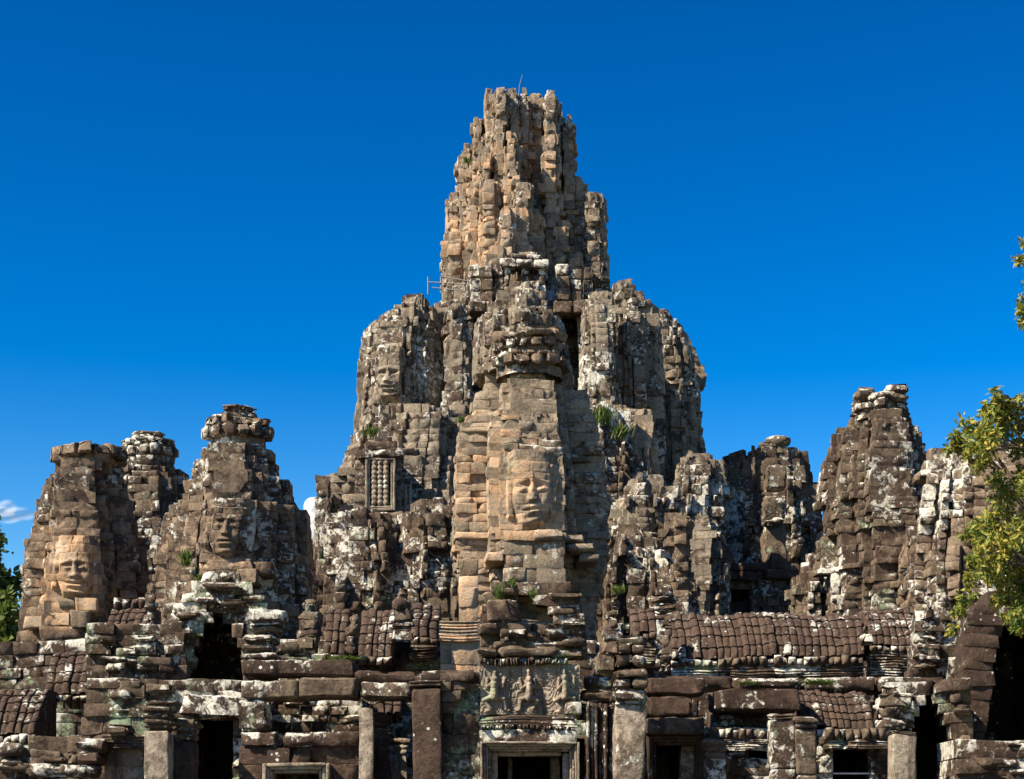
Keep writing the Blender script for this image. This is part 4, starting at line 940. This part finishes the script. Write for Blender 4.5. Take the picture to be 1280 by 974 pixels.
single('corner_block', 'small pale square block perched at the right end of the dancer lintel', 'block', 'pale', 279, lambda m_: slab(m_, 708, 730, 877, 892, 41.3, .5, n=8))

co = thing('colonette', 'cluster of slim ridged colonettes at the right side of the central doorway', 'colonette', (wx(750, 41.6), 41.6, 1.1))
m = Mason(281, .08, warp=.3)
for i, x in enumerate((734, 739, 744, 749, 755, 761)): slab(m, x, x + (4.4 if i < 4 else 5.6), 878 + (i % 3) * 1.5, GB, 41.3 + .08 * (i % 2) + .02 * i, .6, rad=.035, namp=.02, n=10)
m.build('shafts', 'brown', co)
m = Mason(282); slab(m, 730, 770, 846, 862, 41.9, .8, n=9); slab(m, 728, 768, 863, 877, 41.6, .8, n=9, namp=.09); slab(m, 722, 742, 880, 900, 41.9, .5, n=8); m.build('capital', 'front', co)
pl = thing('pillar', 'thick lichened pillar with tall piled capital right of the central doorway', 'pillar', (wx(787, 40), 40, 1.1), 'stone pillars along the front')
m = Mason(283, .05); slab(m, 768, 806, 880, GB, 40, .72, rad=.04, namp=.035, n=14); m.build('shaft', 'pillar', pl)
m = Mason(284)
for (x0, x1, y0, y1, pr, dp) in ((752, 786, 797, 818, 0, .8), (770, 804, 794, 806, .1, .8), (770, 788, 802, 817, .2, .7), (789, 806, 806, 818, .12, .7), (744, 768, 818, 842, -.1, .8), (766, 788, 818, 836, .15, .8), (789, 806, 820, 836, .2, .8), (764, 806, 837, 848, .2, .9), (766, 788, 849, 864, .1, .8), (789, 807, 848, 862, .15, .8), (766, 807, 863, 880, .08, .8)):
    slab(m, x0, x1, y0, y1, 40 - pr, dp, n=9, rad=.07, namp=.09)
m.build('capital', 'pale', pl)

# right of the doorway
rw = thing('front_wall', 'low front wall with two small black windows at the lower right', 'wall', (wx(1000, 42.4), 42.4, 1.1))
m = Mason(290)
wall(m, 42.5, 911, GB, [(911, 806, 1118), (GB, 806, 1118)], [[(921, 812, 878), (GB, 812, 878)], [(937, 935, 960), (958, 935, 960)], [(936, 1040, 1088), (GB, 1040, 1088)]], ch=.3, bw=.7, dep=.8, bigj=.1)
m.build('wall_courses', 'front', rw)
scatter_parts(rw, 'pale', 1298, 42.4, 884, 935, 938, 974, 5, wpx=(10, 26)); scatter_parts(rw, 'pale', 1318, 42.4, 1022, 1040, 912, 970, 4, wpx=(8, 18)); scatter_parts(rw, 'pale', 1348, 42.4, 1088, 1118, 912, 970, 5, wpx=(8, 22))
m = Mason(291); chamber(m, 43.3, 925, 970, 930, 990, 3); chamber(m, 43.3, 1030, 1098, 928, GB, 4); m.build('chamber', 'brown', rw)
m = Mason(292); ornaments(m, 42.2, 1030, 1108, 910, 924, 9, .1); m.build('antefix_row', 'pale', rw)
m = Mason(299); ornaments(m, 42.3, 890, 957, 912, 924, 8, .08); m.build('antefix_row', 'pale', rw)
m = Mason(293, warp=.3); wall(m, 42.15, 924, 936, [(924, 1030, 1112), (936, 1030, 1112)], zlist=[936, 930, 924], bw=.5, dep=.8, relief=mould(.05, .05), nz=6)
wall(m, 42.25, 924, 938, [(924, 884, 960), (938, 884, 960)], zlist=[938, 931, 924], bw=.5, dep=.8, relief=mould(.05, .05), nz=6); m.build('moulding', 'front', rw)
df = thing('door_frame', 'moulded stone door frame with a pale inner post right of the thick pillar', 'door frame', (wx(846, 42), 42, 1.1))
m = Mason(295, .05, warp=.3); frame(m, 41.9, 808, 882, 920, GB, 12, 3, .1); m.build('frame_moulding', 'brown', df)
m = Mason(296, .15); slab(m, 850, 868, 932, GB, 42.6, .6, rad=.03, namp=.03, n=10); m.build('inner_post', 'pillar', df)
m = Mason(297); chamber(m, 43.4, 805, 885, 915, GB, 4); slab(m, 818, 836, 940, GB, 44.5, .5); m.build('chamber', 'front', df)
pillar('pillar', 'lichened pillar left of the paired front pillars by the small window', 964, 994, 893, 900, 41.0, 'front', 'pale', 301, 0, spl=3, over=.03)
pillar('pillar', 'white-blotched block pillar, right one of the pair by the small window', 996, 1021, 897, 912, 40.8, 'pale', 'pale', 303, 0, spl=3)
pillar('pillar', 'square-headed pillar between small window and ruined right door', 882, 908, 924, 948, 41.4, 'front', 'pale', 305, 0, spl=2)
pillar('pillar', 'plain pale pillar left of the ragged black arch', 1116, 1147, 914, 918, 41.2, 'pillar', 'front', 307, 0, over=.03)

ra = thing('ragged_arch', 'ruined wall with a ragged pointed black gap near the right edge', 'arch', (wx(1165, 43), 43, 1.1))
m = Mason(311)
wall(m, 43, 852, GB, [(852, 1120, 1215), (868, 1098, 1215), (912, 1118, 1215), (GB, 1118, 1215)], [[(872, 1161, 1165), (880, 1156, 1169), (890, 1149, 1174), (900, 1143, 1180), (915, 1140, 1186), (940, 1140, 1192), (974, 1146, 1197), (GB, 1148, 1198)]], ch=.27, bw=.7, dep=.9, bigj=.15)
m.build('wall_courses', 'front', ra)
scatter_parts(ra, 'pale', 1313, 42.9, 1100, 1146, 856, 912, 7); scatter_parts(ra, 'pale', 1333, 42.9, 1190, 1215, 870, 960, 6, wpx=(10, 24))
m = Mason(312); chamber(m, 43.9, 1128, 1206, 866, GB, 4); m.build('chamber', 'brown', ra)
gw = thing('great_arch', 'big rounded vault end with a tall black arch on the right edge', 'arch', (wx(1260, 44.5), 44.5, 1.1))
m = Mason(321)
wall(m, 44.5, 738, GB, [(738, 1246, 1340), (748, 1228, 1340), (760, 1216, 1340), (775, 1208, 1340), (800, 1204, 1340), (GB, 1200, 1340)], [[(766, 1274, 1345), (774, 1262, 1345), (784, 1254, 1345), (800, 1247, 1345), (820, 1242, 1345), (850, 1240, 1345), (880, 1236, 1345), (936, 1233, 1345)]], ch=.3, bw=.8, dep=1.3, bigj=.15)
m.build('vault_wall', 'brown', gw)
m = Mason(322); chamber(m, 45.8, 1226, 1350, 760, 940, 6); m.build('chamber', 'brown', gw)
m = Mason(323); wall(m, 41, 924, GB, [(924, 1210, 1265), (936, 1196, 1340), (GB, 1196, 1340)], ch=.35, bw=.8, dep=2.5, bigj=.2); scatter(m, 40.9, 1196, 1290, 926, 974, 8); m.build('ledge', 'front', gw)
single('gallery_corner', 'lichened corner pier with broken capital between right roof and great arch', 'pier', 'front', 325,
       lambda m_: [wall(m_, 46.2, 764, 850, [(764, 1146, 1178), (780, 1142, 1206), (850, 1138, 1210)], ch=.27, bw=.5, dep=1.0, bigj=.3, blk=.06)])

# ------------------------------------------------------------------ foliage
def leaf_mat(name, cols, trans=.35):
    m = bpy.data.materials.new(name); m.use_nodes = True; t = m.node_tree; b = t.nodes["Principled BSDF"]
    at = N(t, "ShaderNodeAttribute", attribute_name="tone"); cr = N(t, "ShaderNodeValToRGB"); e = cr.color_ramp.elements
    e[0].color = (*cols[0], 1); e[1].color = (*cols[-1], 1)
    for k, c in enumerate(cols[1:-1]): q = e.new((k + 1) / (len(cols) - 1)); q.color = (*c, 1)
    t.links.new(at.outputs["Fac"], cr.inputs[0]); t.links.new(cr.outputs[0], b.inputs["Base Color"])
    b.inputs["Roughness"].default_value = .55; b.inputs["Specular IOR Level"].default_value = .35
    tr = N(t, "ShaderNodeBsdfTranslucent"); t.links.new(cr.outputs[0], tr.inputs[0]); mx = N(t, "ShaderNodeMixShader"); mx.inputs[0].default_value = trans
    t.links.new(b.outputs[0], mx.inputs[1]); t.links.new(tr.outputs[0], mx.inputs[2]); t.links.new(mx.outputs[0], t.nodes["Material Output"].inputs[0])
    return m
MAT['leaf'] = leaf_mat('yellow_green_leaf', [(.04, .07, .012), (.10, .15, .02), (.26, .25, .035), (.42, .30, .05)])
MAT['leafd'] = leaf_mat('dark_green_leaf', [(.03, .055, .012), (.09, .13, .02), (.22, .22, .04)])
MAT['tuft'] = leaf_mat('grass_tuft_green', [(.04, .07, .015), (.09, .14, .025), (.2, .22, .06)])
def simple_mat(name, col, rough=.8):
    m = bpy.data.materials.new(name); m.use_nodes = True; t = m.node_tree; b = t.nodes["Principled BSDF"]; b.inputs["Roughness"].default_value = rough
    no = N(t, "ShaderNodeTexNoise"); no.inputs["Scale"].default_value = 6; no.inputs["Detail"].default_value = 6
    ge = N(t, "ShaderNodeNewGeometry"); t.links.new(ge.outputs["Position"], no.inputs["Vector"])
    mx = N(t, "ShaderNodeMix", data_type='RGBA'); mx.inputs[6].default_value = (*[c * .6 for c in col], 1); mx.inputs[7].default_value = (*[min(1, c * 1.3) for c in col], 1)
    t.links.new(no.outputs["Fac"], mx.inputs[0]); t.links.new(mx.outputs[2], b.inputs["Base Color"]); return m
MAT['bark'] = simple_mat('bark', (.12, .085, .055)); MAT['wood'] = simple_mat('grey_weathered_wood', (.26, .24, .21)); MAT['metal'] = simple_mat('dull_metal', (.2, .2, .2), .5)
def leaves(r, C, size, tone, droop=.4, elong=2.3):
    """one folded leaf of four triangles' worth of faces at every centre"""
    n = len(C); d = r.normal(0, 1, (n, 3)); d[:, 2] -= droop; d /= np.linalg.norm(d, axis=1, keepdims=True)
    s = np.cross(d, r.normal(0, 1, (n, 3))); s /= np.linalg.norm(s, axis=1, keepdims=True); up = np.cross(s, d)
    L = size * r.uniform(.6, 1.3, (n, 1)); w = L / elong * .5
    V = np.stack([C, C + d * L * .5 + s * w + up * w * .35, C + d * L, C + d * L * .5 - s * w + up * w * .35], 1)
    Q = np.arange(n * 4).reshape(n, 4); T = np.repeat(np.clip(tone, 0, 1), 4)
    tr = np.concatenate([Q[:, [0, 1, 2]], Q[:, [0, 2, 3]]]); return V.reshape(-1, 3), tr, T
def tube(m, pts, r0, r1, seg=7):
    pts = np.array(pts, float); n = len(pts); V = []
    for i in range(n):
        d = pts[min(i + 1, n - 1)] - pts[max(i - 1, 0)]; d /= np.linalg.norm(d) + 1e-9
        a_ = np.cross(d, [0, 0, 1.0] if abs(d[2]) < .9 else [1.0, 0, 0]); a_ /= np.linalg.norm(a_); b_ = np.cross(d, a_); r = r0 + (r1 - r0) * i / (n - 1)
        th = np.linspace(0, 2 * math.pi, seg, endpoint=False); V.append(pts[i] + r * (np.cos(th)[:, None] * a_ + np.sin(th)[:, None] * b_))
    i = np.arange(n - 1)[:, None] * seg; j = np.arange(seg)[None]; j2 = (j + 1) % seg
    m.add(np.concatenate(V), np.stack([i + j, i + j2, i + seg + j2, i + seg + j], -1).reshape(-1, 4), .5)
def wob(r, a_, b_, n=9, amp=.1):
    t = np.linspace(0, 1, n)[:, None]; p = np.array(a_) + (np.array(b_) - np.array(a_)) * t
    L = np.linalg.norm(np.array(b_) - np.array(a_)); q = np.cumsum(r.normal(0, amp * L / n, (n, 3)), 0); q -= q[0] + (q[-1] - q[0]) * t; return p + q

def right_tree():
    r = np.random.default_rng(900); D_ = 33.0
    def P_(x, y, d=0): return np.array([wx(x, D_ + d), D_ + d, wz(y, D_ + d)])
    t = thing('leafy_tree', 'yellow-green leafy tree reaching in from the right edge', 'tree', (wx(1420, D_), D_, 0))
    mt = Mason(901); base = np.array([wx(1420, D_), D_, 0]); fork = P_(1405, 760)
    tube(mt, wob(r, base, fork, 12, .05), .34, .22, 10); tube(mt, wob(r, fork, P_(1370, 250), 12, .06), .22, .08, 8)
    limbs = [(fork, P_(1235, 560, .6)), (fork, P_(1250, 680, -.4)), (P_(1385, 480), P_(1290, 330)), (P_(1390, 600), P_(1240, 520, .3)), (fork, P_(1290, 740, .5))]
    for a_, b_ in limbs: tube(mt, wob(r, a_, b_, 10, .10), .09, .03, 6)
    # clumps of leaves round twig ends: (px, py, radius px, leaves)
    cl = [(1250, 520, 26, 320), (1215, 540, 26, 300), (1240, 545, 34, 420), (1275, 530, 34, 420), (1195, 556, 16, 130), (1268, 500, 14, 90), (1250, 492, 10, 40), (1283, 560, 30, 300), (1225, 575, 22, 220), (1258, 590, 24, 160), (1270, 610, 20, 120),
          (1262, 640, 34, 420), (1238, 660, 26, 330), (1216, 668, 16, 160), (1275, 670, 36, 480), (1245, 690, 32, 420), (1222, 700, 16, 140), (1270, 710, 32, 420), (1235, 720, 18, 150), (1285, 740, 30, 330), (1262, 745, 26, 220), (1275, 775, 24, 200), (1280, 790, 16, 90), (1208, 745, 12, 70), (1198, 765, 11, 60), (1192, 785, 8, 40), (1212, 725, 12, 70),
          (1280, 305, 9, 40), (1277, 325, 11, 46), (1283, 350, 12, 60), (1280, 372, 9, 40), (1274, 388, 10, 50), (1282, 398, 9, 40), (1308, 330, 20, 160), (1345, 400, 34, 500), (1352, 520, 64, 1400), (1330, 680, 70, 1500), (1380, 600, 90, 1800), (1400, 420, 90, 1800), (1460, 520, 90, 1600), (1380, 300, 70, 1000), (1450, 680, 80, 1200)]
    C = []; T = []; mtw = Mason(902)
    for (x, y, rp, n) in cl:
        c = P_(x, y, r.normal(0, .5)); R = rp * D_ / F; k = max(3, n // 28); dd = r.normal(0, 1, (k, 3)); dd /= np.linalg.norm(dd, axis=1, keepdims=True); sub = c + dd * r.random((k, 1)) ** .5 * R * .9
        n = int(n * 1.5); w = sub[r.integers(0, k, n)] + np.clip(r.normal(0, .17, (n, 3)), -.34, .34) * max(R, .25) * .9; C.append(w); T.append(r.normal(.55, .2, n) + .2 * vnoise(w * 2.2, 5))
        for q in sub[:10]:
            st = c + np.array([R * 1.2, .1, -R * .4]); tube(mtw, wob(r, st, q, 5, .12), .016, .006, 4)
    C = np.concatenate(C); T = np.concatenate(T); V, tr, tn = leaves(r, C, .125, T)
    o = link_mesh('crown', V, None, MAT['leaf'], t, dict(tone=tn), tris=tr, sharp=0, smooth=False)
    mt.build('trunk', 'bark', t); mtw.build('twigs', 'bark', t)
right_tree()

def far_tree(name, label, x, D_, ytop, rx, n, seed, leaf=.5):
    r = np.random.default_rng(seed); zt = wz(ytop, D_); X = wx(x, D_); R = rx * D_ / F
    t = thing(name, label, 'tree', (X, D_, 0), 'trees behind the temple')
    mt = Mason(seed); top = np.array([X, D_, zt * .8]); tube(mt, wob(r, (X, D_, 0), top, 10, .03), .45, .15, 8)
    k = 46; an = r.uniform(0, 6.28, k); u = r.random(k) ** .5; cz = zt * (.38 + .58 * r.random(k)); rr = R * np.sqrt(np.clip(1 - ((cz / zt - .6) / .42) ** 2, .05, 1)) * u
    sub = np.stack([X + rr * np.cos(an), D_ + rr * np.sin(an), cz], 1)
    for q in sub[:16]: tube(mt, wob(r, (X, D_, q[2] * .7), q, 6, .08), .12, .03, 5)
    C = sub[r.integers(0, k, n)] + r.normal(0, R * .13, (n, 3)); C[:, 2] = np.minimum(C[:, 2], zt + .3)
    T = .45 + .25 * vnoise(C * .7, seed) + r.normal(0, .14, n); V, tr, tn = leaves(r, C, leaf, T, elong=1.9)
    link_mesh('crown', V, None, MAT['leafd'], t, dict(tone=tn), tris=tr, sharp=0, smooth=False); mt.build('trunk', 'bark', t)
far_tree('broad_tree', 'dark green tree showing at the left edge behind the first face tower', -30, 92, 640, 60, 9000, 910)
far_tree('broad_tree', 'lower green bush crown at the far left edge below the taller tree', -12, 84, 745, 40, 5000, 911)

def tuft(label, x, y, D_, w, h, n, seed, mat='tuft', blade=.16):
    r = np.random.default_rng(seed); k = D_ / F; c = np.array([wx(x, D_), D_, wz(y, D_)])
    B = c + np.stack([r.normal(0, .35, n) * w * k, r.normal(0, .08, n), r.uniform(-.1, .25, n) * h * k], 1)
    H = h * k * .7 * r.uniform(.3, 1.1, n); tip = B + np.stack([r.normal(0, .3, n) * w * k, -r.uniform(0, .25, n), H], 1); wd = blade * .13 * r.uniform(.6, 1.4, n)
    mid = (B + tip) / 2 + np.stack([r.normal(0, .04, n), r.normal(0, .04, n), H * .12], 1); s = np.stack([wd, r.normal(0, .02, n), 0 * wd], 1)
    V = np.stack([B - s * .6, B + s * .6, mid + s, tip, mid - s], 1).reshape(-1, 3); i = np.arange(n)[:, None] * 5
    tr = np.concatenate([i + [0, 1, 2], i + [0, 2, 4], i + [4, 2, 3]])
    o = link_mesh('grass_tuft', V, None, MAT[mat], None, dict(tone=np.repeat(r.normal(.5, .22, n), 5)), tris=tr, sharp=0, smooth=False)
    tag(o, label, 'plant', 'plants rooted in the masonry')
tuft('bright tuft of weeds on the shoulder under the left massif face', 466, 545, 77.0, 14, 15, 90, 921)
tuft('small weed tuft on the terrace right of the left massif face', 578, 528, 77.0, 9, 10, 50, 922)
tuft('tall fern clump on the ledge right of the orange tower top', 752, 530, 76.5, 16, 30, 140, 923)
tuft('dark fern clump hanging beside the bare orange flank', 776, 548, 76.5, 14, 24, 100, 924, 'leafd')
tuft('fresh green shoot at the left end of the pediment top', 624, 748, 41.3, 6, 22, 60, 925, blade=.1)
tuft('fresh green shoot at the middle of the pediment top', 641, 734, 41.4, 5, 14, 40, 926, blade=.1)
tuft('fresh green shoot over the hole of the pediment', 666, 748, 41.3, 5, 14, 40, 927, blade=.1)
tuft('leafy weed right of the orange tower foot in shadow', 772, 742, 48, 8, 14, 60, 928, blade=.14)
tuft('flat green grass patch on the right terrace beam, longer one', 1025, 856, 44.3, 30, 9, 190, 929, blade=.1)
tuft('thin green grass patch on the right terrace beam, shorter one', 935, 856, 44.3, 22, 6, 90, 930, blade=.1)
tuft('green moss-like plant on the side of the brown face tower', 233, 706, 55.0, 9, 22, 80, 931)
tuft('weed cluster on the shoulder below the brown face', 254, 728, 54.0, 14, 12, 90, 932)
tuft('small weed on the upper left flank of the spire', 582, 204, 86.5, 7, 10, 40, 933)
tuft('yellowish dry plant before the shaded chapel', 862, 738, 72, 10, 14, 60, 934)
tuft('grass growing on the ledge under the left ribbed roof pieces', 430, 826, 49.5, 30, 8, 140, 935, blade=.1)

# ------------------------------------------------------------------ small man-made things on the massif
rl = thing('wooden_railing', 'grey wooden railing on the left edge of the upper terrace', 'railing', (wx(560, 80.5), 80.5, wz(368, 80.5)))
D_ = 80.5
for (x, y0, y1) in ((535, 346, 368), (551, 346, 366), (566, 352, 368), (581, 352, 372)):
    m = Mason(940 + x, warp=0); tube(m, [(wx(x, D_), D_, wz(y1, D_)), (wx(x, D_), D_, wz(y0, D_))], .03, .03, 6); m.build('post', 'wood', rl)
m = Mason(945, warp=0)
for (xa, ya, xb, yb) in ((535, 353, 586, 356), (551, 346, 586, 352), (540, 360, 580, 364)): tube(m, [(wx(xa, D_), D_ - .05, wz(ya, D_)), (wx(xb, D_), D_ - .05, wz(yb, D_))], .024, .024, 6)
m.build('rail', 'wood', rl)
m = Mason(946, warp=0); tube(m, [(wx(648, 90), 90, wz(125, 90)), (wx(649, 90), 90, wz(108, 90)), (wx(653, 90), 90, wz(93, 90))], .022, .012, 5)
tag(m.build('lightning_rod', 'metal'), 'thin dark rod on the very top of the spire', 'rod')
m = Mason(947, warp=0); tube(m, [(wx(1041, 42.6), 42.6, wz(967, 42.6)), (wx(1087, 42.6), 42.6, wz(967, 42.6))], .022, .022, 6)
wm = simple_mat('white_paint', (.75, .75, .73), .5); tag(m.build('window_bar', wm), 'thin white bar across the black window at the lower right', 'bar')
# two slim posts on the shaded side of the barred window chapel
for k, x in enumerate((507, 513)):
    m = Mason(950 + k, warp=0); tube(m, [(wx(x, 74.6), 74.6, wz(642, 74.6)), (wx(x, 74.6), 74.6, wz(606, 74.6))], .06, .06, 8)
    tag(m.build('stone_post', 'pillar'), ('left' if k == 0 else 'right') + ' one of two slim pale posts beside the barred window', 'post', 'slim posts beside the barred window')

# ------------------------------------------------------------------ low clouds far behind
cmat = bpy.data.materials.new('cloud_white'); cmat.use_nodes = True; t_ = cmat.node_tree; b_ = t_.nodes["Principled BSDF"]
b_.inputs["Base Color"].default_value = (.9, .9, .9, 1); b_.inputs["Roughness"].default_value = 1; b_.inputs["Specular IOR Level"].default_value = 0
lw_ = N(t_, "ShaderNodeLayerWeight"); lw_.inputs[0].default_value = .35
no_ = N(t_, "ShaderNodeTexNoise"); no_.inputs["Scale"].default_value = .012; no_.inputs["Detail"].default_value = 7; ge_ = N(t_, "ShaderNodeNewGeometry"); t_.links.new(ge_.outputs["Position"], no_.inputs["Vector"])
ad_ = N(t_, "ShaderNodeMath", operation='ADD'); t_.links.new(lw_.outputs["Facing"], ad_.inputs[0]); t_.links.new(no_.outputs["Fac"], ad_.inputs[1])
mr_ = N(t_, "ShaderNodeMapRange", interpolation_type='SMOOTHSTEP'); mr_.inputs[1].default_value = .62; mr_.inputs[2].default_value = 1.15; mr_.inputs[3].default_value = .5; mr_.inputs[4].default_value = 0; t_.links.new(ad_.outputs[0], mr_.inputs[0]); t_.links.new(mr_.outputs[0], b_.inputs["Alpha"])
MAT['cloud'] = cmat
def cloud(label, x, y, w, h, seed, n=9):
    D_ = 3200; r = np.random.default_rng(seed); m_ = Mason(seed, warp=0)
    for k in range(n):
        rx = w * D_ / F * r.uniform(.25, .5); c = (wx(x + r.normal(0, .33) * w, D_), D_ + r.normal(0, .2) * w, wz(y + r.normal(0, .25) * h, D_))
        th = np.linspace(-1, 1, 15); zz = c[2] + h * D_ / F * .5 * th * r.uniform(.6, 1.1); R = rx * np.sqrt(np.clip(1 - th ** 2, 1e-4, 1)); m_.lathe(c[0], c[1], np.stack([zz, R], 1), seg=32, namp=rx * .25, nsc=.012)
    o = m_.build('cloud', cmat, sharp=0); tag(o, label, 'cloud', 'low clouds behind the temple')
cloud('faint white wisp of cloud at the left edge behind the first tower', 12, 640, 44, 20, 961, 5)
wm_ = cmat.copy(); wm_.name = 'thin_cloud_wisp'; [nd for nd in wm_.node_tree.nodes if nd.type == 'MAP_RANGE'][0].inputs[3].default_value = .16
[o_ for o_ in COL.objects if o_.name == 'cloud'][0].data.materials[0] = wm_
cloud('white cloud peeking between the brown face tower and the slim pilaster', 390, 646, 34, 44, 962)
cloud('white cloud peeking right of the small half-shaded tower', 1030, 662, 30, 52, 963)
